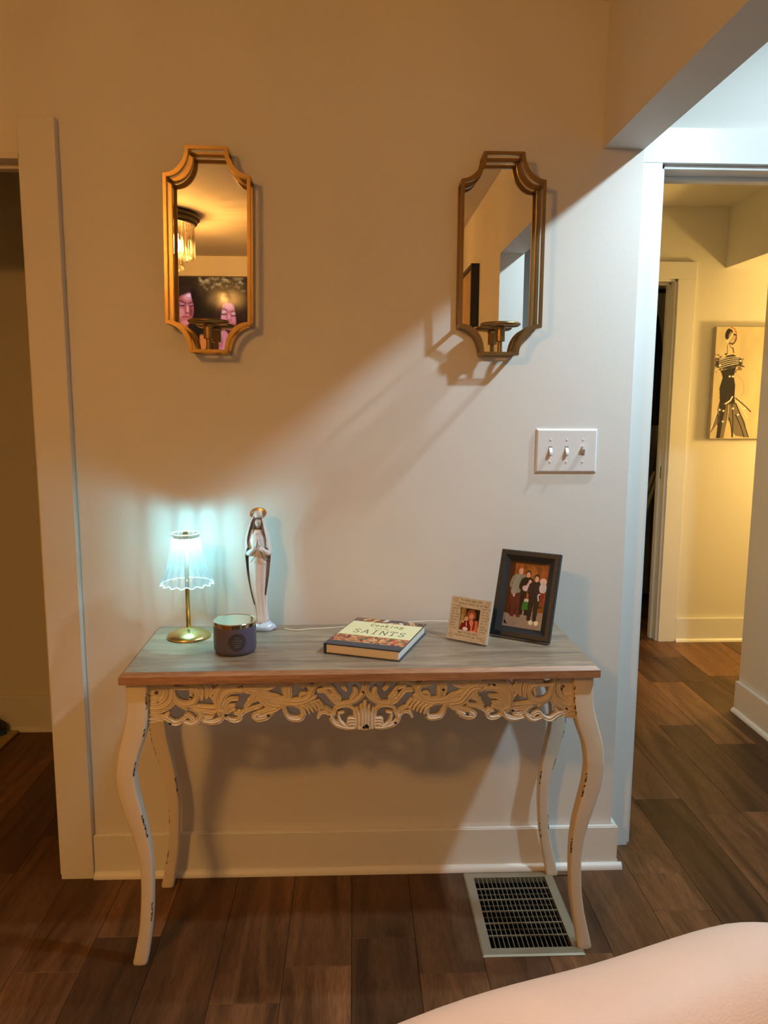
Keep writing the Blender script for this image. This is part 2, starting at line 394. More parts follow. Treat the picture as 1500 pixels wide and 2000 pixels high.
def door_frame(name, x0, x1, z1, yf, depth, cw, ct, ztop, head=True, left=True, right=True, m=M_TRIM, stop=True):
    """cased opening in a wall whose face is y=yf: jambs, head jamb, stops, flat casings"""
    d = bpy.data.objects.new(name, None); C.objects.link(d); structure(d); d.location = ((x0+x1)/2, yf, 0)
    def part(n, *bs, bevel=0.0015):
        bm = boxes(*[(a-(x0+x1)/2, b-(x0+x1)/2, c-yf, e-yf, f, g) for a, b, c, e, f, g in bs], bevel=bevel)
        return obj(n, bm, m, d)
    jt = 0.012
    if right: part('casing', (x1, x1+cw, yf-ct, yf, 0, z1 if head else ztop)); 
    if left: part('casing', (x0-cw, x0, yf-ct, yf, 0, z1 if head else ztop))
    if head: part('head_casing', (x0-cw, x1+cw, yf-ct, yf, z1, ztop))
    part('jamb', (x1-jt, x1, yf, yf+depth, 0, z1)); part('jamb', (x0, x0+jt, yf, yf+depth, 0, z1))
    part('head_jamb', (x0, x1, yf, yf+depth, z1-jt, z1))
    if stop:
        s0 = yf+depth*0.45
        part('door_stop', (x1-jt-0.011, x1-jt, s0, s0+0.035, 0, z1-jt)); part('door_stop', (x0+jt, x0+jt+0.011, s0, s0+0.035, 0, z1-jt))
        part('door_stop', (x0+jt, x1-jt, s0, s0+0.035, z1-jt-0.011, z1-jt))
    return d
door_frame('door_1', -1.66, LX, LZ, D, 0.11, 0.0905, 0.024, 2.048, head=False, m=M_WALL)
door_frame('door_2', RX0-0.004, RX1, RZ, DK, 0.14, 0.088, 0.016, 2.09)
d3 = door_frame('door_3', 0.98, CX1, CZ, FARY, 0.12, 0.098, 0.016, 2.10)
obj('strike_plate', boxes((0.366-0.001, 0.3685, 0.05, 0.075, 0.93, 1.0)), M_STRIKE, d3)

# ------------------------------------------------------------------ painting helper (flat print only)
class Canvas:
    def __init__(s, w, h, bg):
        s.w, s.h = w, h; s.a = np.zeros((h, w, 3)); s.a[:] = bg
        yy, xx = np.mgrid[0:h, 0:w]; s.X = (xx+0.5)/w; s.Y = (yy+0.5)/h      # u right, v DOWN
        s.asp = w/h
    def put(s, mask, col, k=1.0):
        m = np.clip(mask, 0, 1)[..., None]*k; s.a = s.a*(1-m)+np.array(col, float)*m
    def ell(s, cx, cy, rx, ry, col, rot=0, soft=0.12, k=1.0):
        dx = (s.X-cx)*s.asp; dy = s.Y-cy; c, n = math.cos(rot), math.sin(rot)
        u = (dx*c+dy*n)/rx; v = (-dx*n+dy*c)/ry
        s.put((1-np.sqrt(u*u+v*v))/soft+0.5, col, k)
    def rect(s, x0, y0, x1, y1, col, k=1.0):
        s.put(((s.X >= x0) & (s.X <= x1) & (s.Y >= y0) & (s.Y <= y1)).astype(float), col, k)
    def poly(s, pts, col, k=1.0):
        ins = np.zeros(s.X.shape, bool); n = len(pts)
        for i in range(n):
            (x1, y1), (x2, y2) = pts[i], pts[(i+1) % n]
            if y1 == y2: continue
            c = ((y1 > s.Y) != (y2 > s.Y)) & (s.X < (x2-x1)*(s.Y-y1)/(y2-y1)+x1); ins ^= c
        s.put(ins.astype(float), col, k)
    def line(s, pts, w, col, k=1.0, smooth=True):
        if smooth and len(pts) > 2: pts = [tuple(p) for p in catmull(pts, 6)]
        dm = np.full(s.X.shape, 9.0)
        for (x1, y1), (x2, y2) in zip(pts, pts[1:]):
            ax, ay, bx, by = x1*s.asp, y1, x2*s.asp, y2
            vx, vy = bx-ax, by-ay; L2 = vx*vx+vy*vy+1e-12
            t = np.clip(((s.X*s.asp-ax)*vx+(s.Y-ay)*vy)/L2, 0, 1)
            dm = np.minimum(dm, np.hypot(s.X*s.asp-ax-t*vx, s.Y-ay-t*vy))
        s.put((w/2-dm)*s.h+0.5, col, k)
    def noise(s, amt, seed=0, cells=24):
        r = np.random.RandomState(seed); g = r.rand(cells, cells)
        u = s.X*(cells-1); v = s.Y*(cells-1); i = u.astype(int); j = v.astype(int); fu = u-i; fv = v-j
        n = g[j, i]*(1-fu)*(1-fv)+g[j, np.minimum(i+1, cells-1)]*fu*(1-fv)+g[np.minimum(j+1, cells-1), i]*(1-fu)*fv+g[np.minimum(j+1, cells-1), np.minimum(i+1, cells-1)]*fu*fv
        s.a = np.clip(s.a*(1+(n[..., None]-0.5)*amt), 0, 255)
def lin(a):
    a = np.clip(a/255.0, 0, 1); return np.where(a <= 0.04045, a/12.92, ((a+0.055)/1.055)**2.4)
def painted(name, cv, o, ex, ey, m, parent=None):
    """flat sheet: o = top-left corner, ex = full width vector, ey = full downward vector; one cell per paint dab"""
    w, h = cv.w, cv.h; o, ex, ey = (np.array(v, float) for v in (o, ex, ey))
    u = np.linspace(0, 1, w+1); v = np.linspace(0, 1, h+1); U, V = np.meshgrid(u, v)
    co = o+U[..., None]*ex+V[..., None]*ey
    I = np.arange((w+1)*(h+1)).reshape(h+1, w+1)
    f = np.stack([I[:-1, :-1], I[1:, :-1], I[1:, 1:], I[:-1, 1:]], -1).reshape(-1, 4)
    me = bpy.data.meshes.new(name)
    me.vertices.add(co.size//3); me.vertices.foreach_set('co', co.reshape(-1))
    me.loops.add(f.size); me.loops.foreach_set('vertex_index', f.reshape(-1).astype(np.int32))
    me.polygons.add(len(f)); me.polygons.foreach_set('loop_start', np.arange(0, f.size, 4, dtype=np.int32))
    try: me.polygons.foreach_set('loop_total', np.full(len(f), 4, dtype=np.int32))
    except Exception: pass
    me.update(calc_edges=True)
    at = me.color_attributes.new('Col', 'FLOAT_COLOR', 'CORNER')
    c = np.ones((len(f), 4, 4)); c[:, :, :3] = lin(cv.a).reshape(-1, 1, 3)
    at.data.foreach_set('color', c.reshape(-1))
    me.materials.append(m)
    return obj(name, me, None, parent)

# strokes for simple serif capitals, unit box, v down
GLY = {'S': [[(.85,.18),(.6,.03),(.25,.1),(.2,.32),(.5,.48),(.82,.66),(.75,.92),(.4,.98),(.12,.82)]],
 'A': [[(.05,1),(.5,0)],[(.5,0),(.95,1)],[(.22,.64),(.78,.64)]],
 'I': [[(.5,0),(.5,1)],[(.3,0),(.7,0)],[(.3,1),(.7,1)]],
 'N': [[(.1,1),(.1,0)],[(.1,0),(.9,1)],[(.9,1),(.9,0)]],
 'T': [[(.5,0),(.5,1)],[(.05,.14),(.05,0),(.95,0),(.95,.14)],[(.3,1),(.7,1)]],
 'C': [[(.9,.2),(.6,.02),(.2,.2),(.1,.5),(.2,.82),(.6,.98),(.92,.8)]],
 'o': [[(.5,.4),(.15,.7),(.5,1),(.85,.7),(.5,.4)]],
 'k': [[(.2,0),(.2,1)],[(.8,.42),(.25,.72),(.85,1)]],
 'i': [[(.5,.42),(.5,1)],[(.5,.18),(.5,.22)]],
 'n': [[(.15,.42),(.15,1)],[(.15,.6),(.5,.42),(.82,.6),(.82,1)]],
 'g': [[(.85,.45),(.3,.42),(.15,.68),(.45,.9),(.85,.7)],[(.85,.42),(.85,1.15),(.5,1.35),(.15,1.2)]],
 'w': [[(.05,.42),(.28,1),(.5,.5),(.72,1),(.95,.42)]], 't': [[(.45,.15),(.45,.95),(.75,1)],[(.15,.42),(.8,.42)]],
 'h': [[(.15,0),(.15,1)],[(.15,.6),(.5,.42),(.82,.6),(.82,1)]], 'e': [[(.15,.7),(.85,.68),(.6,.42),(.2,.55),(.2,.85),(.55,1),(.85,.9)]], ' ': []}
def write(cv, txt, x, y, cw, ch, lw, col, k=1.0, gap=1.25):
    for c in txt:
        for st in GLY.get(c, []):
            cv.line([(x+a*cw, y+b*ch) for a, b in st], lw, col, k, smooth=len(st) > 4)
        x += cw*gap

# ------------------------------------------------------------------ console table
TCX, TCY, TROT, ZT = 0.0185, 1.856, math.radians(1.0), 0.750
table = thing('console_table', 'cream distressed console table with carved apron and brown wooden top', 'table', (TCX, TCY, 0), TROT)
hw, hd = 0.546, 0.188
bm = bmesh.new()
prof = [(0.0, ZT-0.0265), (0.0, ZT-0.0085), (-0.006, ZT-0.0035), (-0.0095, ZT-0.0005)]
loft(bm, [[(-hw-o_, -hd-o_, z), (hw+o_, -hd-o_, z), (hw+o_, hd+o_, z), (-hw-o_, hd+o_, z)] for o_, z in prof])
obj('top_edge', bm, M_TOPEDGE, table)['label'] = 'warm brown stepped edge'
bm = bmesh.new()
loft(bm, [[(-hw-o_, -hd-o_, z), (hw+o_, -hd-o_, z), (hw+o_, hd+o_, z), (-hw-o_, hd+o_, z)] for o_, z in ((-0.0095, ZT-0.003), (-0.0095, ZT-0.0004), (-0.0105, ZT))])
obj('tabletop', bm, M_TOP, table)['label'] = 'grey-brown grained wooden surface'

LZs = [0.0,.02,.06,.1,.15,.2,.25,.3,.35,.4,.45,.5,.55,.6,.65,.7,.7235]
LEFT = [.541,.5356,.5278,.5206,.5151,.5117,.5099,.5128,.5209,.532,.5427,.5465,.5377,.5213,.5125,.5115,.5115]
RIGHT = [.556,.5515,.5425,.5334,.5245,.5199,.5172,.5186,.5257,.537,.5477,.5506,.5444,.5272,.5151,.5126,.5126]
WID = [.034,.033,.031,.029,.029,.029,.029,.032,.037,.041,.043,.0425,.0455,.050,.047,.047,.047]
CREAM = np.array((0.74, 0.66, 0.55)); CHIP = np.array((0.012, 0.010, 0.014))
def leg_mesh(side, front, chips):
    cs = RIGHT if side > 0 else LEFT
    zz = np.linspace(0, LZs[-1], 190); ws = np.interp(zz, LZs, WID)
    c = np.interp(zz, LZs, cs)
    k = np.array([1, 4, 6, 4, 1.])/16
    for _ in range(5):
        c = np.convolve(np.pad(c, 2, 'edge'), k, 'valid'); ws = np.convolve(np.pad(ws, 2, 'edge'), k, 'valid')
    if front: fy = np.interp(zz, [0, .12, .3, .5, .6, .73], [1.712, 1.706, 1.697, 1.684, 1.682, 1.682])
    else: fy = np.interp(zz, [0, .12, .3, .5, .6, .73], [2.012, 2.006, 1.995, 1.990, 1.990, 1.990])
    dep = np.interp(zz, [0, .2, .5, .6, .73], [.028, .026, .036, .042, .044])
    rnd = random.Random(7+side+front*3)
    rings, cols = [], []
    for i, z in enumerate(zz):
        w2, d2 = ws[i]/2, dep[i]/2; r = 0.0045; ring = []; cc = []
        for (sx, sy) in ((1, -1), (1, 1), (-1, 1), (-1, -1)):
            a0 = {(1, -1): -PI/2, (1, 1): 0, (-1, 1): PI/2, (-1, -1): PI}[(sx, sy)]
            for t in range(4):
                a = a0+t*PI/6
                rr = r*(1.0 if z > 0.004 else 1.8)
                ring.append((side*c[i]+sx*(w2-rr)+rr*math.cos(a), fy[i]-TCY+d2+sy*(d2-rr)+rr*math.sin(a), z))
                chip = 0
                for (z0, z1, ex, ey, p) in chips:
                    if z0 <= z <= z1 and (sx, sy) == (ex, ey) and t in (1, 2) and rnd.random() < p: chip = 1
                cc.append(CHIP if chip else CREAM)
        rings.append(ring); cols.append(cc)
    bm = bmesh.new(); loft(bm, rings); bm.normal_update()
    lay = bm.verts.layers.float_color.new('Col') if hasattr(bm.verts.layers, 'float_color') else bm.loops.layers.float_color.new('Col')
    flat = [c_ for r_ in cols for c_ in r_]
    bm.verts.index_update()
    for v in bm.verts: v[lay] = (*flat[v.index], 1)
    return bm
legs = [(-1, True, [(.50,.535,1,-1,.75),(.66,.70,1,-1,.5),(.595,.615,1,-1,.7),(.34,.40,1,-1,.6),(.12,.17,1,-1,.7)]),
        (1, True, [(.62,.70,-1,-1,.35),(.42,.48,-1,-1,.5),(.27,.31,-1,-1,.75)]),
        (-1, False, [(.38,.5,-1,-1,.35),(.2,.24,-1,-1,.5),(.28,.34,1,-1,.5),(.07,.12,-1,-1,.7)]),
        (1, False, [(.43,.5,1,-1,.7),(.33,.37,1,-1,.6),(.29,.33,-1,-1,.5),(.12,.17,-1,-1,.4),(.15,.2,1,-1,.4)])]
for s_, f_, ch in legs:
    o = obj('leg', leg_mesh(s_, f_, ch), M_PAINT, table, smooth=True)
def col_box(*b):
    bm = boxes(*b, bevel=0.002); lay = bm.verts.layers.float_color.new('Col')
    for v in bm.verts: v[lay] = (*CREAM, 1)
    return bm
obj('side_rail', col_box((-0.515, -0.500, -0.135, 0.140, ZT-0.09, ZT-0.0268)), M_PAINT, table)
obj('side_rail', col_box((0.503, 0.518, -0.135, 0.140, ZT-0.09, ZT-0.0268)), M_PAINT, table)
obj('back_rail', col_box((-0.490, 0.492, 0.145, 0.160, ZT-0.09, ZT-0.0268)), M_PAINT, table)

# carved apron: each scroll is a stroke (points in photo pixels), turned into pierced relief
def c1(l): return [(270+x/6.52, 1310+y/6.52) for x, y in l]
def c2(l): return [(480+x/6.25, 1310+y/6.25) for x, y in l]
ST = []   # (points px, half width px, grooves, base height)
def s1(w, g, h, *l): ST.append((c1(l), w/6.52/2, g, h))
def s2(w, g, h, *l): ST.append((c2(l), w/6.25/2, g, h))
# left corner rosette and arcs
s1(60,1,.5,(105,140),(240,140),(380,150)); s1(150,0,.35,(110,230),(180,240),(260,210))
s1(70,2,.9,(400,140),(425,250),(400,360),(320,430),(210,455),(110,440)); s1(60,1,.7,(330,150),(345,240),(310,330),(220,385),(110,380))
s1(40,1,.6,(130,270),(200,250),(250,200)); s1(40,1,.6,(140,330),(220,330),(270,370))
s1(44,1,.8,(105,520),(200,530),(300,570),(380,600)); s1(40,1,.8,(105,575),(200,580),(300,600)); s1(36,1,.7,(105,625),(190,610),(260,600))
s1(60,1,.9,(300,560),(360,590),(430,640),(500,630),(535,600)); s1(50,1,.7,(360,520),(330,570),(380,640))
s1(46,1,.7,(120,480),(260,490),(380,440),(450,380))
# first scroll
s1(46,1,.8,(370,150),(450,190),(540,200),(640,200)); s1(62,2,.95,(430,200),(440,310),(500,380),(590,405),(690,375),(725,290),(690,220),(640,205)); s1(40,0,.7,(640,210),(655,270),(640,330))
s1(40,1,.6,(560,150),(640,150),(700,190)); s1(40,0,.6,(470,400),(540,440),(600,470))
# lobed leaf
s1(60,1,.7,(680,150),(780,150),(900,160)); s1(56,1,.95,(770,170),(790,250),(785,335)); s1(52,1,.9,(835,160),(860,240),(845,320)); s1(48,1,.85,(890,170),(915,240),(890,300)); s1(36,0,.7,(720,180),(745,260),(740,330))
s1(50,2,.85,(590,420),(700,430),(830,445),(960,450)); s1(34,0,.7,(900,310),(940,370),(960,430))
# tall fan leaf
s1(60,2,1.0,(1000,520),(975,420),(970,320),(1010,220),(1090,165),(1220,150),(1330,150)); s1(44,1,.8,(1030,135),(965,220),(950,330),(955,430))
s1(62,2,.95,(1020,500),(1030,380),(1090,280),(1190,240),(1290,240)); s1(54,1,.95,(1050,500),(1070,420),(1130,350),(1230,340)); s1(50,1,.9,(1070,510),(1110,440),(1190,420)); s1(44,1,.8,(1090,520),(1150,480),(1190,470))
s1(80,0,.6,(1000,300),(1100,200),(1200,180))
# lower scroll row
s1(50,1,1.0,(540,600),(600,545),(660,575),(660,600)); s1(62,2,1.0,(560,620),(650,645),(730,610),(770,550),(740,490),(690,470)); s1(48,1,.9,(780,500),(830,560),(900,560),(930,520))
s1(62,2,1.0,(800,610),(900,630),(1000,610),(1050,550),(1060,500),(1000,480)); s1(46,1,.9,(700,480),(800,490),(900,505),(950,500))
s1(54,1,1.0,(1130,600),(1200,615),(1260,590),(1255,530),(1200,515)); s1(46,1,.8,(1050,560),(1090,580),(1140,600)); s1(48,1,1.0,(1270,560),(1310,510),(1390,470),(1500,440)); s1(34,0,.7,(1200,520),(1250,500),(1290,540))
s1(58,1,.9,(1290,150),(1390,200),(1430,290),(1390,370),(1330,440)); s1(60,1,.8,(1290,200),(1360,260)); s1(50,1,.8,(1500,340),(1400,380),(1330,460))
# second panel
s2(80,1,.7,(0,130),(120,140),(260,140),(420,140)); s2(120,3,.95,(0,210),(90,220),(170,300),(250,380),(380,400)); s2(40,1,.8,(0,340),(100,330),(160,370),(130,430),(30,450),(-30,455)); s2(60,1,.8,(120,160),(220,200),(330,170)); s2(50,1,.8,(220,300),(310,300),(400,330)); s2(40,0,.7,(200,240),(260,280),(330,300))
s2(86,3,1.0,(505,140),(480,215),(495,300)); s2(56,1,.9,(440,130),(430,220),(450,300))
s2(66,2,.95,(560,130),(650,130),(740,180),(765,250),(720,320),(630,355),(520,360),(400,340)); s2(34,1,.8,(590,165),(650,180),(690,200)); s2(40,0,.8,(620,320),(640,280),(690,270))
s2(46,2,.95,(370,370),(480,395),(620,390),(740,350),(810,310))
s2(60,2,1.0,(425,410),(440,480),(490,560),(590,580),(650,550),(650,470),(590,410),(500,385))
for a in range(6): s2(34,0,.95-.02*a,(600+a*50,425-a*14),(665+a*43,465-a*14),(690+a*44,520-a*16))
s2(40,1,.8,(580,410),(700,380),(820,360)); s2(40,1,.95,(840,560),(870,510),(940,500),(1000,560)); s2(38,1,.9,(880,440),(960,460),(1030,520)); s2(34,0,.8,(850,430),(860,480),(850,530))
s2(50,1,.9,(400,410),(330,460),(270,480)); s2(84,3,1.0,(110,520),(90,550),(180,545),(270,500)); s2(40,1,.9,(280,450),(150,480),(60,520),(60,560),(130,590),(240,560))
# centre scrolls
s2(62,2,.95,(760,260),(810,170),(890,120),(1000,110),(1080,120)); s2(56,1,.9,(850,240),(920,240),(980,300),(1040,370),(1100,395)); s2(56,1,.9,(930,200),(1000,200),(1050,270),(1110,330)); s2(50,1,.85,(970,300),(1050,320),(1110,350)); s2(60,1,.7,(900,160),(980,180),(1020,230))
s2(58,1,.95,(1040,120),(1120,130),(1150,190),(1180,225)); s2(46,0,.7,(1080,110),(1160,105),(1220,115))
s2(56,2,1.0,(1210,125),(1310,105),(1385,150),(1400,240),(1350,320),(1250,380),(1110,395)); s2(56,2,.9,(1290,215),(1300,270),(1250,340))
s2(46,1,1.0,(1040,520),(1060,450),(1150,415),(1240,430),(1290,480)); s2(58,2,1.0,(1020,510),(1010,590),(1070,650),(1180,685),(1280,690)); s2(36,0,.9,(1090,530),(1110,610),(1180,670)); s2(34,0,.9,(1090,510),(1150,500)); s2(30,0,.9,(1290,575),(1220,575),(1205,600)); s2(30,0,.9,(1290,610),(1220,610),(1200,635)); s2(30,0,.9,(1290,645),(1230,645),(1210,665)); s2(44,0,.8,(1285,480),(1300,570),(1290,680))
s2(48,0,1.1,(1413,380),(1420,540),(1420,700)); s2(40,0,1.05,(1365,425),(1382,560),(1375,700)); s2(40,0,1.0,(1318,460),(1340,570),(1330,695)); s2(36,0,.9,(1290,500),(1302,580),(1295,690)); s2(60,0,.9,(1350,690),(1415,705))
XC = 706.5
def build_apron():
    res = 0.8
    xs = np.arange(286.5, XC+res, res); xs = xs*(XC-286.5)/(xs[-1]-286.5)+286.5*(1-(XC-286.5)/(xs[-1]-286.5))
    ys = np.arange(1322, 1428, res); X, Y = np.meshgrid(xs, ys)
    sdf = np.full(X.shape, 9.0); hgt = np.zeros(X.shape)
    for pts, hw_, g, h in ST:
        hw_ = hw_*1.38
        sp = catmull(pts, 6); n = len(sp)
        b0 = np.min(sp, 0)-hw_-3; b1 = np.max(sp, 0)+hw_+3
        m = (X > b0[0]) & (X < b1[0]) & (Y > b0[1]) & (Y < b1[1])
        if not m.any(): continue
        x, y = X[m], Y[m]; best = np.full(x.shape, 9.0); sd = np.zeros(x.shape)
        for i in range(n-1):
            a, b = sp[i], sp[i+1]; v = b-a; L2 = v@v+1e-9
            t = np.clip(((x-a[0])*v[0]+(y-a[1])*v[1])/L2, 0, 1)
            dx, dy = x-a[0]-t*v[0], y-a[1]-t*v[1]
            tt = (i+t)/(n-1); wloc = hw_*(0.72+0.28*np.sin(PI*np.clip(tt*0.9+0.08, 0, 1)))
            d = np.hypot(dx, dy); e = d-wloc
            up = e < best
            best = np.where(up, e, best); sd = np.where(up, np.sign(dx*v[1]-dy*v[0])*d/wloc, sd)
        q = np.clip(np.abs(sd), 0, 1)
        prof = np.sqrt(np.clip(1-q**2.4, 0, 1))
        if g: prof = prof*(1-0.30*(0.5-0.5*np.cos(sd*PI*(g+1))*(-1)**g))
        hh = np.where(best < 0, h*prof, 0)
        S = sdf[m]; Hh = hgt[m]
        hgt[m] = np.maximum(Hh, hh); sdf[m] = np.minimum(S, best)
    gy, gx = np.gradient(sdf, ys[1]-ys[0], xs[1]-xs[0])
    out = sdf > 0; cl = (sdf < 2.2)
    nx_ = np.where(out & cl, X-sdf*gx, X); ny_ = np.where(out & cl, Y-sdf*gy, Y)
    ins = sdf < 0
    cell = ins[:-1, :-1] | ins[1:, :-1] | ins[:-1, 1:] | ins[1:, 1:]
    chips = [(369,1357.5,2.6),(467,1337,2.0),(290,1353,1.8),(435.6,1393,3.0),(328,1408,3.2),(591,1343,2.6),(517.6,1394,3.4),(702,1350,2.6),(628,1395.6,3.0),(636,1397,2.0),(709,1417,5.0),(703,1419,3),
             (772,1349,3.2),(859.6,1347,3.2),(766,1411,3.2),(908,1395,3.6),(826,1397,1.8),(960,1339,3.4),(1058,1349,3.4),(999,1390,3.2),(1107.6,1388,2.6)]
    brown = [(304,1349,4),(306,1366,3),(1096,1350,4),(1100,1344,3)]
    YA = 1.700
    def w(px_, py_):   # photo px -> table local x,z on the apron plane (affine in the plane)
        a = P(289, 1336, 1, YA); b = P(1116, 1330, 1, YA); c_ = P(702, 1420, 1, YA); m0 = P(702, 1333, 1, YA)
        sx = (b.x-a.x)/(1116-289); sz = (m0.z-c_.z)/(1420-1333)
        x = a.x+(px_-289)*sx-TCX; z = m0.z-((py_)-(1333-(px_-702)*0.0072))*sz
        return x, np.minimum(z, ZT-0.0262)
    rr = np.random.RandomState(3)
    lob = rr.rand(64)
    meshV, meshF, meshC = [], [], []
    def shell(mirror):
        PXx = (2*XC-nx_) if mirror else nx_
        x, z = w(PXx, ny_)
        relief = 0.012*hgt
        yf = (YA-TCY)+0.004-relief; yb = np.full_like(yf, (YA-TCY)+0.010)
        col = np.broadcast_to(CREAM, X.shape+(3,)).copy()
        edge_darken = np.clip(1-hgt*2.2, 0, 1)[..., None]*0.04  # slightly darker where the carving is lowest
        col = col*(1-edge_darken)
        for (cx, cy, r) in chips:
            ang = np.arctan2(ny_-cy, PXx-cx); rad = r*(0.65+0.5*lob[((ang+PI)/(2*PI)*9).astype(int) % 64])
            mk = np.hypot(PXx-cx, ny_-cy) < rad; col[mk] = CHIP
        for (cx, cy, r) in brown:
            mk = (np.hypot(PXx-cx, ny_-cy) < r) & (hgt < 0.55); col[mk] = (0.16, 0.09, 0.05)
        base = sum(len(v) for v in meshV); n = X.size
        meshV.append(np.stack([x, yf, z], -1).reshape(-1, 3)); meshC.append(col.reshape(-1, 3))
        meshV.append(np.stack([x, yb, z], -1).reshape(-1, 3)); meshC.append(col.reshape(-1, 3))
        I = np.arange(n).reshape(X.shape); q = np.stack([I[:-1, :-1], I[1:, :-1], I[1:, 1:], I[:-1, 1:]], -1)[cell]
        if mirror: q = q[:, ::-1]
        meshF.append(q+base); meshF.append(q[:, ::-1]+base+n)
        # side walls
        def walls(mask_a, mask_b, va, vb):
            e = mask_a & ~mask_b; a_, b_ = va[e], vb[e]
            return np.stack([a_, b_, b_+n, a_+n], -1)
        cp = np.pad(cell, 1)
        for (dy, dx, va, vb) in ((-1, 0, I[:-1, 1:], I[:-1, :-1]), (1, 0, I[1:, :-1], I[1:, 1:]), (0, -1, I[:-1, :-1], I[1:, :-1]), (0, 1, I[1:, 1:], I[:-1, 1:])):
            nb = cp[1+dy:cp.shape[0]-1+dy, 1+dx:cp.shape[1]-1+dx]
            ww = walls(cell, nb, va, vb)
            if dx == 1: # keep the centre seam open, both halves meet there
                ww = ww[~np.isin(ww[:, 0], I[:, -1])]
            meshF.append((ww[:, ::-1] if not mirror else ww)+base)
    shell(False); shell(True)
    V = np.concatenate(meshV); F = np.concatenate(meshF); K = np.concatenate(meshC)
    used = np.zeros(len(V), bool); used[F.reshape(-1)] = True; idx = np.cumsum(used)-1
    V, K, F = V[used], K[used], idx[F]
    me = bpy.data.meshes.new('carved_apron')
    me.vertices.add(len(V)); me.vertices.foreach_set('co', V.reshape(-1))
    me.loops.add(F.size); me.loops.foreach_set('vertex_index', F.reshape(-1).astype(np.int32))
    me.polygons.add(len(F)); me.polygons.foreach_set('loop_start', np.arange(0, F.size, 4, dtype=np.int32))
    me.update(calc_edges=True)
    at = me.color_attributes.new('Col', 'FLOAT_COLOR', 'POINT')
    at.data.foreach_set('color', np.concatenate([K, np.ones((len(K), 1))], 1).reshape(-1))
    me.materials.append(M_PAINT)
    return obj('carved_apron', me, None, table, smooth=True)
build_apron()['label'] = 'pierced scrollwork apron with dark chipped spots'

# ------------------------------------------------------------------ wall mirrors with candle shelf
def mirror_outline(sx, top_hw, hwid, zt, zs_t, zs_b, zb, bot_hw, inset=0.0):
    """corner points and smooth outline (x,z), concave shoulders"""
    cx = 0
    def arc(p, q, centre_sign):
        # concave quarter curve between p and q
        pts = []
        for k in range(1, 12):
            a = k/12*PI/2
            ox, oz = centre_sign
            if abs(ox) == 1:
                x = p[0]+(q[0]-p[0])*(1-math.cos(a)); z = p[1]+(q[1]-p[1])*math.sin(a)
            else:
                x = p[0]+(q[0]-p[0])*math.sin(a); z = p[1]+(q[1]-p[1])*(1-math.cos(a))
            pts.append((x, z))
        return pts
    i = inset
    TL, TR = (-top_hw+i, zt-i), (top_hw-i, zt-i)
    RT, RB = (hwid-i, zs_t-i), (hwid-i, zs_b+i)
    BR, BL = (bot_hw-i, zb+i), (-bot_hw+i, zb+i)
    LB, LT = (-hwid+i, zs_b+i), (-hwid+i, zs_t-i)
    out = [TL, TR]+arc(TR, RT, (1, 0))+[RT, RB]+arc(RB, BR, (0, 1))+[BR, BL]+arc(BL, LB, (1, 0))+[LB, LT]+arc(LT, TL, (0, 1))
    return out, [TL, TR, RT, RB, BR, BL, LB, LT]
def flat_ring(out, inn, y0, y1):
    bm = bmesh.new(); n = len(out)
    V = {}
    for nm, pts in (('o', out), ('i', inn)):
        for yy in (y0, y1): V[nm, yy] = [bm.verts.new((x, yy, z)) for x, z in pts]
    for k in range(n):
        l = (k+1) % n
        bm.faces.new((V['o', y0][k], V['o', y0][l], V['i', y0][l], V['i', y0][k]))
        bm.faces.new((V['o', y1][l], V['o', y1][k], V['i', y1][k], V['i', y1][l]))
        bm.faces.new((V['o', y0][l], V['o', y0][k], V['o', y1][k], V['o', y1][l]))
        bm.faces.new((V['i', y0][k], V['i', y0][l], V['i', y1][l], V['i', y1][k]))
    bmesh.ops.recalc_face_normals(bm, faces=bm.faces[:])
    bmesh.ops.bevel(bm, geom=[e for e in bm.edges if e.calc_face_angle(0) > 1.2], offset=0.0012, segments=2, affect='EDGES')
    return bm
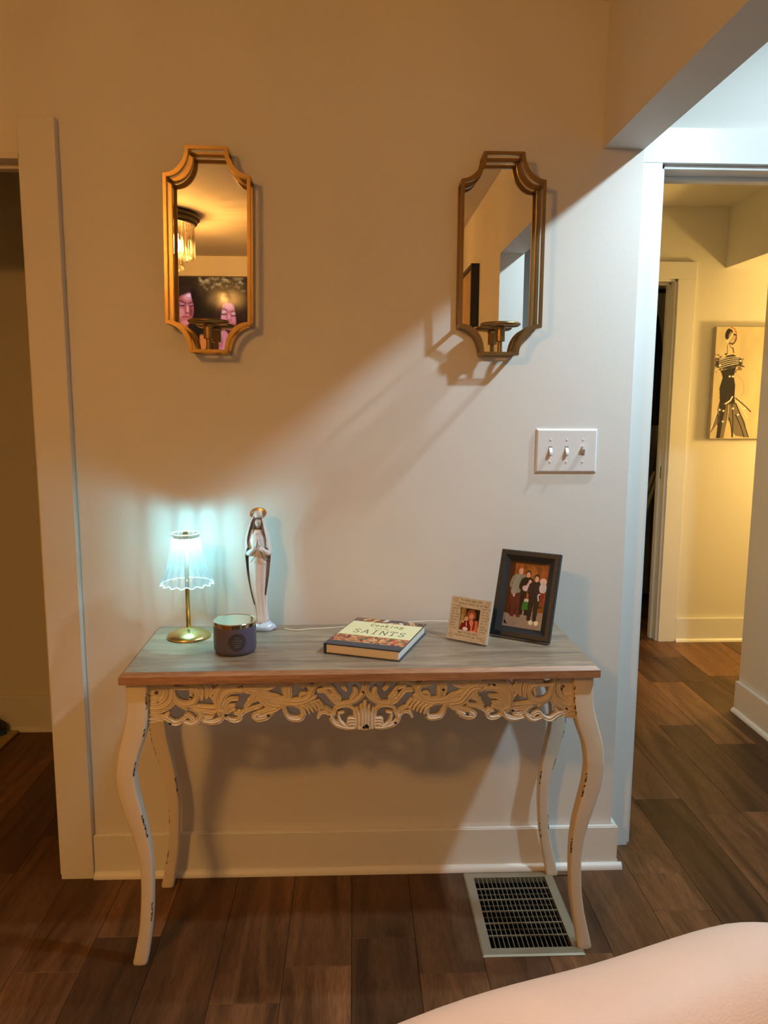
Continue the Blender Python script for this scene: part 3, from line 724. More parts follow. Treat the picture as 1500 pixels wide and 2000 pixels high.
def make_mirror(name, label, cx, zc, tilt):
    t = thing(name, label, 'mirror', (cx, D, zc)); t.rotation_euler = (0, tilt, 0)
    t['group'] = 'matching gold wall mirrors'
    Zt, Zst, Zsb, Zb = 0.250, 0.184, -0.179, -0.249
    args = (1, 0.0520, 0.1075, Zt, Zst, Zsb, Zb, 0.0495)
    out, cor = mirror_outline(*args)
    inn, _ = mirror_outline(*args, inset=0.0085)
    fr = obj('front_frame', flat_ring(out, inn, -0.068, -0.057), M_GOLD, t)
    out2, _ = mirror_outline(*args, inset=0.0); inn2, _ = mirror_outline(*args, inset=0.010)
    obj('back_frame', flat_ring(out2, inn2, -0.013, -0.001), M_GOLD, t)
    for (x, z) in cor:
        sx = -1 if x > 0 else 1; sz = -1 if z > 0 else 1
        x2, z2 = x+sx*0.004, z+sz*0.004
        obj('strut', boxes((x2-0.004, x2+0.004, -0.058, -0.012, z2-0.004, z2+0.004)), M_GOLD, t)
    bm = bmesh.new(); f = bm.faces.new([bm.verts.new((x, -0.006, z)) for x, z in mirror_outline(*args, inset=0.006)[0]])
    r = bmesh.ops.extrude_face_region(bm, geom=[f])
    for v in r['geom']:
        if isinstance(v, bmesh.types.BMVert): v.co.y += 0.004
    bmesh.ops.recalc_face_normals(bm, faces=bm.faces[:])
    obj('mirror_glass', bm, M_MIRROR, t)['label'] = 'silvered glass'
    # candle shelf on the lower front bar
    bm = bmesh.new()
    lathe(bm, [(0.006, -0.246), (0.006, -0.215), (0.0125, -0.214), (0.0125, -0.184), (0.016, -0.180)], 24, 0, -0.062)
    obj('candle_stem', bm, M_GOLD, t, smooth=False)
    bm = bmesh.new(); lathe(bm, [(0.020, -0.180), (0.046, -0.1765), (0.0515, -0.173), (0.0520, -0.170), (0.0490, -0.1675), (0.030, -0.166)], 48, 0, -0.062)
    obj('candle_plate', bm, M_GOLD, t, smooth=True)
    return t
make_mirror('wall_mirror', 'left gold-framed wall mirror with candle shelf, above the lamp, reflecting a chandelier', -0.3655, 1.722, math.radians(0.9))
make_mirror('wall_mirror', 'right gold-framed wall mirror with candle shelf, above the switch plate, reflecting an opening', 0.3775, 1.721, 0.0)

# ------------------------------------------------------------------ switch plate
sp = thing('switch_plate', 'white triple light switch plate on the wall beside the right doorway', 'light switch', (0.578, D, 1.2215))
bm = bmesh.new()
rings = []
for hx, hz, y in ((0.0838, 0.0592, 0.0), (0.0838, 0.0592, -0.0025), (0.0800, 0.0555, -0.0062), (0.0785, 0.054, -0.0066)):
    rings.append([(-hx, y, -hz), (hx, y, -hz), (hx, y, hz), (-hx, y, hz)])
loft(bm, rings[::-1]); bmesh.ops.recalc_face_normals(bm, faces=bm.faces[:])
obj('cover_plate', bm, M_PLASTIC, sp)
for k, updn in enumerate((-1, -1, 1)):
    x = (k-1)*0.0445
    obj('toggle_slot', boxes((x-0.0052, x+0.0052, -0.0072, -0.006, -0.012, 0.012), bevel=0.0003), M_SLOT, sp)
    bm = bmesh.new()
    z0 = 0.0
    ring = lambda y, zc, hx, hz: [(x-hx, y, zc-hz), (x+hx, y, zc-hz), (x+hx, y, zc+hz), (x-hx, y, zc+hz)]
    loft(bm, [ring(-0.005, -updn*0.001, 0.0045, 0.0100), ring(-0.0085, updn*0.001, 0.0043, 0.0085), ring(-0.0165, updn*0.0065, 0.0036, 0.0042), ring(-0.0180, updn*0.0075, 0.0030, 0.0030)])
    bmesh.ops.recalc_face_normals(bm, faces=bm.faces[:])
    obj('toggle', bm, M_PLASTIC, sp)
    for zz in (-0.030, 0.030):
        bm = bmesh.new(); lathe(bm, [(0.0034, 0.0), (0.0034, 0.0008), (0.002, 0.0014)], 12)
        bmesh.ops.rotate(bm, verts=bm.verts, cent=(0, 0, 0), matrix=Matrix.Rotation(PI/2, 3, 'X'))
        obj('screw', bm, M_SCREW, sp, loc=(x, -0.0064, zz))

# ------------------------------------------------------------------ floor register
vt = thing('floor_vent', 'bronze metal floor vent grille by the right front table leg', 'floor vent', ((VX0+VX1)/2, (VY0+VY1)/2, 0))
hx, hy = (VX1-VX0)/2-0.001, (VY1-VY0)/2-0.001; bd = 0.026
bm = bmesh.new()
loft(bm, [[(-a, -b, z), (a, -b, z), (a, b, z), (-a, b, z)] for a, b, z in ((hx, hy, 0.0002), (hx, hy, 0.002), (hx-0.004, hy-0.004, 0.0055), (hx-bd, hy-bd, 0.0055), (hx-bd, hy-bd, -0.012))], cap=False)
obj('vent_frame', bm, M_VENT, vt)
gx, gy = hx-bd, hy-bd
for k in range(1, 17):
    x = -gx+2*gx*k/17; obj('louver', boxes((x-0.0010, x+0.0010, -gy, gy, 0.0005, 0.0035)), M_LOUV, vt)
for k in range(1, 6):
    y = -gy+2*gy*k/6; obj('cross_bar', boxes((-gx, gx, y-0.0013, y+0.0013, 0.0005, 0.0042)), M_VENT, vt)
for k in range(4):
    y = -gy+2*gy*(k+1.82)/6; obj('damper_blade', boxes((-gx, gx, y-0.001, y+0.001, -0.0115, -0.008)), M_LOUV, vt)
obj('duct_shade_sheet', boxes((-gx, gx, -gy, gy, -0.0124, -0.0120)), M_DUCTSHADE, vt)  # black sheet just under the grille stands in for the duct's deep shade

# ------------------------------------------------------------------ table lamp
lp = thing('table_lamp', 'small brass table lamp with glowing ribbed clear shade, at left end of table', 'lamp', (-0.425, 1.931, ZT))
bm = bmesh.new()
lathe(bm, [(0.0545, 0.0), (0.0555, 0.003), (0.0535, 0.0065), (0.046, 0.0125), (0.034, 0.0185), (0.020, 0.0225), (0.009, 0.0245), (0.0062, 0.027)], 64)
obj('base', bm, M_GOLD2, lp, smooth=True)
bm = bmesh.new(); lathe(bm, [(0.0056, 0.024), (0.0056, 0.262)], 24); obj('pole', bm, M_GOLD2, lp, smooth=True)
# small dark heart on the base
bm = bmesh.new(); pts = []
for i in range(28):
    t = 2*PI*i/28; pts.append((16*math.sin(t)**3*0.00026, (13*math.cos(t)-5*math.cos(2*t)-2*math.cos(3*t)-math.cos(4*t))*0.00026))
bm.faces.new([bm.verts.new((x+0.012, -0.030-0.0001, 0.0)) if False else bm.verts.new((x, y, 0)) for x, y in pts])
obj('heart_mark', bm, M_LINE, lp, loc=(0.013, -0.024, 0.0208), rot=(math.radians(30), math.radians(12), 0))
prof = [(0.0345, 0.270), (0.0352, 0.258), (0.0365, 0.244), (0.0395, 0.224), (0.0440, 0.200), (0.0500, 0.178), (0.0575, 0.159), (0.0625, 0.148), (0.0635, 0.142)]
def shade_pt(r, z, a, i):
    fl = math.cos(16*a); k = i/(len(prof)-1)
    return ((r+0.0026*(0.45+k)*fl)*math.cos(a), (r+0.0026*(0.45+k)*fl)*math.sin(a), z-(0.0016*fl*max(0, k-0.7)/0.3))
bm = bmesh.new(); SEG = 128
rows = [[bm.verts.new(shade_pt(r, z, 2*PI*s/SEG, i)) for s in range(SEG)] for i, (r, z) in enumerate(prof)]
for a, b in zip(rows, rows[1:]):
    for s in range(SEG): bm.faces.new((a[s], b[s], b[(s+1) % SEG], a[(s+1) % SEG]))
sh = obj('lamp_shade', bm, M_ACRYL, lp, smooth=True); sh['label'] = 'clear fluted acrylic shade'
for q in range(16):
    a_ = 2*PI*(q+0.5)/16; bm = bmesh.new(); tube(bm, [shade_pt(r_, z_, a_, i_) for i_, (r_, z_) in enumerate(prof)], 0.0011, 6); obj('shade_rib', bm, M_RIB, lp, smooth=True)
bm = bmesh.new(); tube(bm, [shade_pt(0.0636, 0.1415, 2*PI*s/SEG, 8) for s in range(SEG)], 0.0014, 6, closed=True); obj('shade_rim', bm, M_RIM, lp, smooth=True)
bm = bmesh.new(); tube(bm, [(0.0345*math.cos(2*PI*s/64), 0.0345*math.sin(2*PI*s/64), 0.2705) for s in range(64)], 0.0018, 8, closed=True); obj('top_rim', bm, M_RIM, lp, smooth=True)
bm = bmesh.new(); lathe(bm, [(0.0330, 0.2600), (0.0330, 0.2640), (0.010, 0.2645)], 48); obj('cap', bm, M_GOLD2, lp)['label'] = 'brass top disc'
bm = bmesh.new(); lathe(bm, [(0.0070, 0.2640), (0.0070, 0.2720), (0.005, 0.2735)], 24); obj('touch_switch', bm, M_GOLD2, lp)
bm = bmesh.new(); lathe(bm, [(0.0080, 0.2565), (0.0080, 0.2598)], 32); obj('led_module', bm, M_LED, lp)
point_light('lamp_light', (0, 0, 0.244), LAMPC, W_LAMP, 0.009, lp)

# ------------------------------------------------------------------ candle jar
jar = thing('candle_jar', 'squat grey-mauve candle jar with shiny metal lid and dark round label', 'candle', (-0.2885, 1.815, ZT))
bm = bmesh.new(); lathe(bm, [(0.044, 0.0), (0.0485, 0.003), (0.0512, 0.012), (0.0512, 0.066), (0.0500, 0.070)], 64); obj('jar', bm, M_JAR, jar, smooth=True)
bm = bmesh.new(); lathe(bm, [(0.0505, 0.0665), (0.0518, 0.068), (0.0518, 0.0765), (0.0505, 0.0785), (0.0485, 0.0775), (0.030, 0.0770), (0.0, 0.0768)][:-1], 64)
obj('lid', bm, mat('polished_lid', (0.74, 0.66, 0.50), 0.10, 1.0, vary=0.03), jar)['label'] = 'shiny pale gold lid'
bm = bmesh.new()
def jarpt(a, z, r=0.0515): return (r*math.sin(a), -r*math.cos(a), z)
A0, RL = math.radians(14), 0.0215
ringp = [jarpt(A0+RL*math.cos(2*PI*k/32)/0.0512, 0.036+RL*math.sin(2*PI*k/32), 0.0516) for k in range(32)]
cen = bm.verts.new(jarpt(A0, 0.036, 0.0521)); vs = [bm.verts.new(p) for p in ringp]
mid = [bm.verts.new(jarpt(A0+RL*0.5*math.cos(2*PI*k/32)/0.0512, 0.036+RL*0.5*math.sin(2*PI*k/32), 0.0518)) for k in range(32)]
for k in range(32):
    bm.faces.new((vs[k], vs[(k+1) % 32], mid[(k+1) % 32], mid[k])); bm.faces.new((mid[k], mid[(k+1) % 32], cen))
lb = obj('round_label', bm, M_JARLABEL, jar, smooth=True)
bm = bmesh.new()
for z, w_ in ((0.046, 0.006), (0.040, 0.011), (0.0345, 0.010), (0.029, 0.008), (0.0245, 0.006)):
    n = 8
    for k in range(n):
        a, b = A0-w_/0.0512+2*w_/0.0512*k/n, A0-w_/0.0512+2*w_/0.0512*(k+1)/n
        bm.faces.new([bm.verts.new(jarpt(*q, 0.05235)) for q in ((a, z), (b, z), (b, z+0.0013), (a, z+0.0013))])
obj('label_print', bm, M_LABELINK, lb)

# ------------------------------------------------------------------ Madonna statuette
SX, SY = -0.248, 1.990
st = thing('madonna_figurine', 'white porcelain praying Madonna figurine with halo on a pale blue base', 'figurine', (SX, SY, ZT))
k_ = 0.001345
def zpx(y): return (1241-y)*k_*1.0
# mantle outline rows: (photo y, left x, right x)
rows = [(1222,492,519),(1205,492.5,518),(1193,491,517.5),(1165,485,518.5),(1140,481,522),(1114,478,525),(1095,476.5,527.5),(1080,476,527.5),(1066,476,525),(1052,478,522.5),(1039.6,481.5,518.5),(1028,486,514.5),(1018,490.5,511.5),(1010,493.5,510),(1005,497,508)]
def row_at(y):
    ys_ = [r[0] for r in rows][::-1]; return np.interp(y, ys_, [r[1] for r in rows][::-1]), np.interp(y, ys_, [r[2] for r in rows][::-1])
X_C = 503.5
# mantle: open down the front
bm = bmesh.new(); grid = []; NA = 28
yy = np.linspace(1222, 1005, 46)
for y in yy:
    l, r = row_at(y); c_ = (l+r)/2; hwm = (r-l)/2*k_; cx_ = (c_-X_C)*k_
    op = np.interp(y, [1005, 1013, 1022, 1040, 1060, 1075, 1090, 1130, 1180, 1222], [0.25, 0.75, 0.95, 0.9, 0.95, 0.8, 1.15, 1.12, 0.9, 0.6])
    ring = []
    for a_ in range(NA+1):
        a = -PI/2+op+(2*PI-2*op)*a_/NA
        fold = 1+0.03*math.sin(a*9+y*0.03)
        ring.append(bm.verts.new((cx_+hwm*fold*math.cos(a), hwm*0.82*fold*math.sin(a), zpx(y))))
    grid.append(ring)
for a, b in zip(grid, grid[1:]):
    for i in range(NA): bm.faces.new((a[i], a[i+1], b[i+1], b[i]))
bm.faces.new(grid[-1])
bmesh.ops.recalc_face_normals(bm, faces=bm.faces[:])
bmesh.ops.solidify(bm, geom=bm.faces[:], thickness=0.0016)
obj('mantle', bm, M_PORC, st, smooth=True)
edgeL, edgeR = [], []
for y in np.linspace(1188, 1074, 24):
    l, r = row_at(y); c_ = (l+r)/2; hwm = (r-l)/2*k_+0.0003; cx_ = (c_-X_C)*k_
    op = np.interp(y, [1005, 1013, 1022, 1040, 1060, 1075, 1090, 1130, 1180, 1222], [0.25, 0.75, 0.95, 0.9, 0.95, 0.8, 1.15, 1.12, 0.9, 0.6])
    for lst, a in ((edgeR, -PI/2+op), (edgeL, -PI/2-op)):
        lst.append((cx_+hwm*math.cos(a), hwm*0.84*math.sin(a), zpx(y)))
bm = bmesh.new(); tube(bm, edgeL, 0.0014, 6); tube(bm, edgeR[4:], 0.0016, 6)
obj('mantle_trim', bm, M_LINE, st, smooth=True)['label'] = 'dark grey mantle edging'
# robe with vertical folds
bm = bmesh.new(); rg = []
for y in np.linspace(1226, 1040, 44):
    l, r = row_at(max(y, 1012)); hwm = (r-l)/2*k_*np.interp(y, [1040, 1060, 1080, 1110, 1200, 1226], [0.62, 0.72, 0.72, 0.80, 0.92, 1.0]); cx_ = ((l+r)/2-X_C)*k_
    ring = []
    for a_ in range(40):
        a = 2*PI*a_/40; amp = np.interp(y, [1050, 1100, 1226], [0.01, 0.06, 0.09])
        f_ = 1+amp*math.sin(a*7+0.8+0.004*(1226-y))
        ring.append((cx_+hwm*f_*math.cos(a), hwm*0.86*f_*math.sin(a), zpx(y)))
    rg.append(ring)
loft(bm, rg); obj('robe', bm, M_PORC, st, smooth=True)
# head, face, cap, hair
bm = bmesh.new(); bmesh.ops.create_uvsphere(bm, u_segments=28, v_segments=20, radius=1)
for v in bm.verts:
    x, y, z = v.co
    n_ = max(0, -y)
    v.co = Vector((x*0.0098, y*0.0108, z*0.0138))
    if y < 0:
        v.co.y -= 0.0020*math.exp(-((x/0.16)**2+((z+0.05)/0.25)**2))*n_      # nose
        v.co.y += 0.0012*(math.exp(-(((x-0.38)/0.2)**2+((z-0.15)/0.16)**2))+math.exp(-(((x+0.38)/0.2)**2+((z-0.15)/0.16)**2)))
        v.co.y -= 0.0009*math.exp(-((x/0.25)**2+((z+0.45)/0.1)**2))
        v.co.x *= 1-0.25*max(0, -z)
head = obj('head', bm, mat('face_porcelain', (0.62, 0.50, 0.46), 0.35, vary=0.05), st, loc=(-0.0003, -0.0075, zpx(1026)), rot=(math.radians(14), 0, math.radians(4)), smooth=True)
bm = bmesh.new()
for s_ in (-1, 1): tube(bm, [(s_*0.0060, -0.0104, 0.0026), (s_*0.0040, -0.0114, 0.0020), (s_*0.0020, -0.0113, 0.0026)], 0.0004, 5)
tube(bm, [(-0.0020, -0.0108, -0.0062), (0, -0.0117, -0.0065), (0.0020, -0.0108, -0.0062)], 0.00045, 5)
obj('face_lines', bm, M_LINE, head)
bm = bmesh.new()
for s_ in (-1, 1):
    tube(bm, [(s_*0.0078, -0.0135, zpx(1018)), (s_*0.0108, -0.0125, zpx(1028)), (s_*0.0122, -0.0125, zpx(1040)), (s_*0.0150, -0.0125, zpx(1052))], [0.0013, 0.0018, 0.0018, 0.0008], 7)
obj('hair', bm, M_HAIR, st, smooth=True)['label'] = 'brown hair strands'
bm = bmesh.new(); tube(bm, [(0.0098*math.cos(a), -0.0075+0.0098*math.sin(a)*1.08, zpx(1018)+0.0014*math.sin(-a)) for a in [PI+PI*i/14 for i in range(15)]], 0.0011, 6)
obj('headband', bm, M_LINE, st, smooth=True)
bm = bmesh.new(); lathe(bm, [(0.0096, zpx(1017)), (0.0102, zpx(1010)), (0.0098, zpx(1005)), (0.0085, zpx(1003))], 28, 0, -0.006)
obj('cap', bm, M_PORC, st, smooth=True)
bm = bmesh.new()
hr = 16.6*k_
for (r0, r1, dy0, dy1) in ((hr, hr*0.93, -0.001, 0.001),):
    pass
n = 48; ro = [(hr*math.cos(2*PI*i/n), hr*0.80*math.sin(2*PI*i/n)) for i in range(n)]; ri_ = [(x*0.86, z*0.84) for x, z in ro]; rc = [(x*0.30, z*0.30) for x, z in ro]
V0 = [bm.verts.new((x, -0.0015, z)) for x, z in ro]; V1 = [bm.verts.new((x, -0.0022, z)) for x, z in ri_]; V2 = [bm.verts.new((x, 0.0020, z)) for x, z in rc]; V3 = [bm.verts.new((x*0.95, 0.0035, z*0.95)) for x, z in ro]
for i in range(n):
    j = (i+1) % n
    bm.faces.new((V0[i], V0[j], V1[j], V1[i])); bm.faces.new((V1[i], V1[j], V2[j], V2[i])); bm.faces.new((V0[j], V0[i], V3[i], V3[j]))
bm.faces.new(V2); bm.faces.new(V3[::-1]); bmesh.ops.recalc_face_normals(bm, faces=bm.faces[:])
obj('halo', bm, M_HALO, st, loc=(-0.0015, 0.006, zpx(1010)), rot=(math.radians(-38), 0, 0), smooth=False)['label'] = 'gilded round halo'
bm = bmesh.new(); tube(bm, [(hr*math.cos(2*PI*i/n), -0.0015, hr*0.80*math.sin(2*PI*i/n)) for i in range(n)], 0.0012, 6, closed=True)
obj('halo_rim', bm, M_PORC, st, loc=(-0.0015, 0.006, zpx(1010)), rot=(math.radians(-38), 0, 0), smooth=True)
# arms with sleeves and praying hands
bm = bmesh.new()
for s_ in (-1, 1):
    tube(bm, [(s_*0.028, -0.008, zpx(1086)), (s_*0.022, -0.020, zpx(1084)), (s_*0.012, -0.027, zpx(1077)), (s_*0.0050, -0.0300, zpx(1071))], [0.0078, 0.0080, 0.0056, 0.0040], 12)
obj('sleeves', bm, M_PORC, st, smooth=True)
bm = bmesh.new()
for s_ in (-1, 1):
    tube(bm, [(s_*0.0052, -0.0300, zpx(1072)), (s_*0.0034, -0.0315, zpx(1066)), (s_*0.0024, -0.0325, zpx(1061))], [0.0034, 0.0036, 0.0030], 8)
    for f_ in range(4): tube(bm, [(s_*0.0022, -0.0345+f_*0.0018, zpx(1062)), (s_*0.0014, -0.0345+f_*0.0016, zpx(1055+abs(f_-1))), (s_*0.0008, -0.0340+f_*0.0014, zpx(1051+abs(f_-1)*1.5))], [0.0014, 0.0012, 0.0007], 6)
    tube(bm, [(s_*0.0030, -0.0350, zpx(1065)), (s_*0.0018, -0.0365, zpx(1059))], [0.0013, 0.0009], 6)
obj('hands', bm, M_PORC, st, smooth=True)
bm = bmesh.new()
tube(bm, [(0.006, -0.0255, zpx(1080)), (0.011, -0.0275, zpx(1090)), (0.018, -0.0265, zpx(1097)), (0.026, -0.020, zpx(1101))], 0.0010, 6)
tube(bm, [(-0.006, -0.0270, zpx(1088)), (-0.012, -0.0270, zpx(1094)), (-0.019, -0.0235, zpx(1101))], 0.0008, 6)
obj('sleeve_trim', bm, M_LINE, st, smooth=True)
bm = bmesh.new()
for i in range(3): bmesh.ops.create_uvsphere(bm, u_segments=8, v_segments=6, radius=0.0010, matrix=Matrix.Translation((-0.004+i*0.004, -0.0175, zpx(1047))))
obj('neck_beads', bm, M_HAIR, st)
bm = bmesh.new(); rg = []
for r_, z in ((0.0300, 0.0), (0.0335, 0.004), (0.0340, 0.009), (0.0310, 0.0145), (0.0245, 0.019), (0.0180, 0.0225)):
    rg.append([((r_+0.0018*math.sin(5*a+z*200))*math.cos(a)*1.0+0.006, (r_+0.0015*math.sin(4*a))*math.sin(a)*0.72, z) for a in [2*PI*i/48 for i in range(48)]])
loft(bm, rg); obj('cloud_base', bm, M_PORCB, st, smooth=True)['label'] = 'pale blue cloud base'

# ------------------------------------------------------------------ cookbook
FL = Vector(P(628, 1273, 2, ZT)); FR = Vector(P(779, 1289, 2, ZT)); TFR = P(782, 1272, 2, ZT+0.026); TBR = P(836, 1219, 2, ZT+0.026); TFL = P(632, 1256, 2, ZT+0.026); TBL = P(705, 1206, 2, ZT+0.026)
ex = ((TFR-TFL)+(TBR-TBL)); ex.z = 0; bw = 0.5*ex.length; byaw = math.atan2(ex.y, ex.x)
bd_ = 0.5*((TBR-TFR).length+(TBL-TFL).length)
bk = thing('cookbook', 'hardback cookbook with pale yellow title panel lying flat mid-table', 'book', ((TFL.x+TFR.x)/2, (TFL.y+TFR.y)/2, ZT), byaw)
hb = bw/2; TH = 0.026
obj('pages', boxes((-hb+0.004, hb-0.004, 0.003, bd_-0.004, 0.0026, TH-0.0026), bevel=0.0006), M_PAGE, bk)
obj('front_cover', boxes((-hb, hb, 0, bd_, TH-0.0026, TH), bevel=0.0005), M_COVER, bk)
obj('back_cover', boxes((-hb, hb, 0, bd_, 0, 0.0026), bevel=0.0005), M_COVER, bk)
obj('spine', boxes((-hb-0.002, -hb+0.003, 0, bd_, 0, TH), bevel=0.0006), M_COVER, bk)
cv = Canvas(240, 260, (38, 52, 70)); rr = random.Random(5)
cv.rect(0, 0, 1, .15, (120, 85, 60)); cv.rect(0.0, .62, 1, .87, (190, 120, 75))
for i in range(60):
    cv.ell(rr.random(), rr.uniform(.0, .15), rr.uniform(.02, .06), rr.uniform(.012, .035), rr.choice([(205,200,200),(150,70,50),(215,160,90),(70,60,80),(120,110,60),(60,35,30)]), rr.random()*3)
for i in range(150):
    cv.ell(rr.random(), rr.uniform(.62, .87), rr.uniform(.015, .05), rr.uniform(.01, .03), rr.choice([(205,135,80),(170,80,50),(225,170,110),(60,45,50),(95,100,50),(190,60,45),(210,150,90)]), rr.random()*3)
cv.rect(0, .87, 1, 1, (36, 50, 68)); cv.rect(0, .13, .0, .14, (0, 0, 0))
cv.rect(0, .14, 1, .64, (238, 230, 180)); cv.rect(.42, .6, .62, .665, (226, 150, 90), .0)
write(cv, 'Cooking', .30, .19, .055, .09, .012, (88, 86, 60)); write(cv, 'with the', .40, .335, .020, .03, .005, (120, 118, 84)); write(cv, 'SAINTS', .16, .42, .095, .13, .014, (84, 84, 60), gap=1.32)
painted('cover_print', cv, (-hb+0.0006, bd_-0.0008, TH+0.0003), (bw-0.0012, 0, 0), (0, -bd_+0.0016, 0), M_PRINT, bk)

# ------------------------------------------------------------------ standing photo frames
def standing_frame(name, label, BL_, yaw, w, h, lean, border, thick, fm, cv, profile, inner_m=None, print_cv=None):
    t = thing(name, label, 'picture frame', BL_, yaw)
    piv = bpy.data.objects.new('frame_body', None)
    R = Matrix.Translation((0, 0, profile[0][1]*math.sin(lean)+0.0006)) @ Matrix.Rotation(-lean, 4, 'X')
    def tr(bm):
        bmesh.ops.transform(bm, matrix=R, verts=bm.verts); return bm
    bm = bmesh.new()
    rings = []
    for inset, y in profile:
        rings.append([(inset, y, inset), (w-inset, y, inset), (w-inset, y, h-inset), (inset, y, h-inset)])
    rings = [rings[0]]+rings[1:]
    vs = [[bm.verts.new(p) for p in r] for r in rings]
    for a, b in zip(vs, vs[1:]):
        for k in range(4):
            l = (k+1) % 4; bm.faces.new((a[k], a[l], b[l], b[k]))
    bm.faces.new(vs[0][::-1])
    bmesh.ops.recalc_face_normals(bm, faces=bm.faces[:])
    f = obj('frame', tr(bm), fm, t)
    b = border; yy_ = profile[-1][1]-0.0003
    Rm = np.array(R.to_3x3())
    o_ = Rm@np.array((b, yy_, h-b))+np.array(R.to_translation()); ex_ = Rm@np.array((w-2*b, 0, 0)); ey_ = Rm@np.array((0, 0, -(h-2*b)))
    painted('photo', cv, o_, ex_, ey_, M_PRINT, t)
    if print_cv is not None:
        o_ = Rm@np.array((0.001, profile[1][1]-0.0025, h-0.001))
        painted('lettering_panel', print_cv, o_, Rm@np.array((w-0.002, 0, 0)), Rm@np.array((0, 0, -(h-0.002))), M_PRINTM, t)
    # easel back
    bm = bmesh.new(); top = R@Vector((w/2, thick, h*0.62)); foot = Vector((w/2, top.y+h*0.26, 0.0)); q = w*0.10
    loft(bm, [[(w/2-q, foot.y, 0), (w/2+q, foot.y, 0), (w/2+q, foot.y+0.003, 0), (w/2-q, foot.y+0.003, 0)], [(top.x-q*0.6, top.y, top.z), (top.x+q*0.6, top.y, top.z), (top.x+q*0.6, top.y+0.003, top.z), (top.x-q*0.6, top.y+0.003, top.z)]])
    obj('easel_strut', bm, M_BLACK, t)
    return t
def person_fig(cv, x, y, h, top, bottom, skin, hair, lean=0, wide=1.0):
    """simple standing figure in a printed photo; x centre, y top of head, h height (v units)"""
    a = cv.h/cv.w
    cv.poly([(x-.13*h*a*wide, y+.17*h), (x+.13*h*a*wide, y+.17*h), (x+.14*h*a*wide, y+.5*h), (x-.14*h*a*wide, y+.5*h)], top)
    cv.poly([(x-.13*h*a, y+.48*h), (x+.13*h*a, y+.48*h), (x+.10*h*a, y+.95*h), (x+.02*h*a, y+.95*h), (x, y+.6*h), (x-.03*h*a, y+.95*h), (x-.11*h*a, y+.95*h)], bottom)
    cv.ell(x, y+.17*h, .12*h*wide, .045*h, top)
    cv.ell(x, y+.05*h, .062*h, .075*h, hair); cv.ell(x, y+.075*h, .048*h, .062*h, skin)
    for s_ in (-1, 1): cv.line([(x+s_*.13*h*a*wide, y+.2*h), (x+s_*.16*h*a*wide, y+.36*h), (x+s_*.06*h*a, y+.42*h)], .045*h, top)
# family photo
cv = Canvas(110, 170, (150, 84, 36)); cv.noise(.5, 2, 14)
cv.rect(0, .74, 1, 1, (150, 132, 116)); cv.rect(0, 0, .14, .8, (70, 34, 22)); cv.rect(.0, .0, 1, .03, (50, 25, 15)); cv.rect(.9, .0, 1, .6, (150, 70, 50), .5)
for i in range(3): cv.ell(.58, .16, .09-.02*i, .10-.02*i, (190, 120, 60) if i % 2 == 0 else (150, 84, 36), soft=.2, k=.5)
cv.rect(.1, .52, .34, .82, (110, 40, 30)); cv.rect(.12, .66, .3, .8, (60, 20, 20))
person_fig(cv, .30, .09, .80, (140, 138, 122), (96, 42, 34), (222, 170, 140), (170, 90, 50), wide=1.1)
cv.poly([(.18, .22), (.30, .2), (.30, .48), (.14, .52), (.10, .46)], (150, 150, 136)); cv.ell(.20, .52, .02, .028, (215, 180, 160))
person_fig(cv, .50, .14, .70, (30, 26, 26), (26, 22, 24), (218, 165, 140), (50, 26, 20))
cv.ell(.48, .40, .06, .045, (215, 185, 190)); cv.ell(.57, .30, .03, .035, (224, 180, 160)); cv.ell(.55, .36, .04, .05, (215, 190, 196))
cv.poly([(.52, .44), (.62, .42), (.62, .56), (.52, .58)], (180, 80, 40)); cv.poly([(.46, .60), (.60, .58), (.60, .72), (.44, .73)], (40, 120, 44)); cv.rect(.48, .56, .6, .60, (214, 196, 180))
person_fig(cv, .73, .19, .72, (34, 30, 40), (26, 24, 30), (224, 176, 150), (40, 26, 24))
cv.ell(.72, .90, .035, .035, (226, 220, 190)); cv.ell(.86, .90, .035, .035, (230, 222, 190))
cv.ell(.90, .27, .055, .05, (226, 196, 176)); cv.ell(.91, .37, .06, .08, (206, 196, 196)); cv.line([(.92, .46), (.82, .48), (.84, .56)], .022, (226, 210, 206)); cv.poly([(.86, .44), (.98, .44), (.96, .58), (.88, .58)], (130, 40, 40)); cv.ell(.88, .66, .03, .02, (60, 40, 40))
cv.poly([(.04, .90), (.04, .96), (.14, .97)], (20, 26, 32)); cv.noise(.12, 5, 30)
w2, h2 = 0.1590, 0.2260
standing_frame('photo_frame', 'large black picture frame with family group photo at right end of table', P(955, 1242, 2, ZT+0.0005), math.radians(-32.3), w2, h2, math.radians(20), 0.0275, 0.018, M_BLACK, cv,
               [(0.0, 0.016), (0.0, 0.002), (0.003, -0.001), (0.013, -0.001), (0.020, 0.004), (0.0275, 0.0085)])
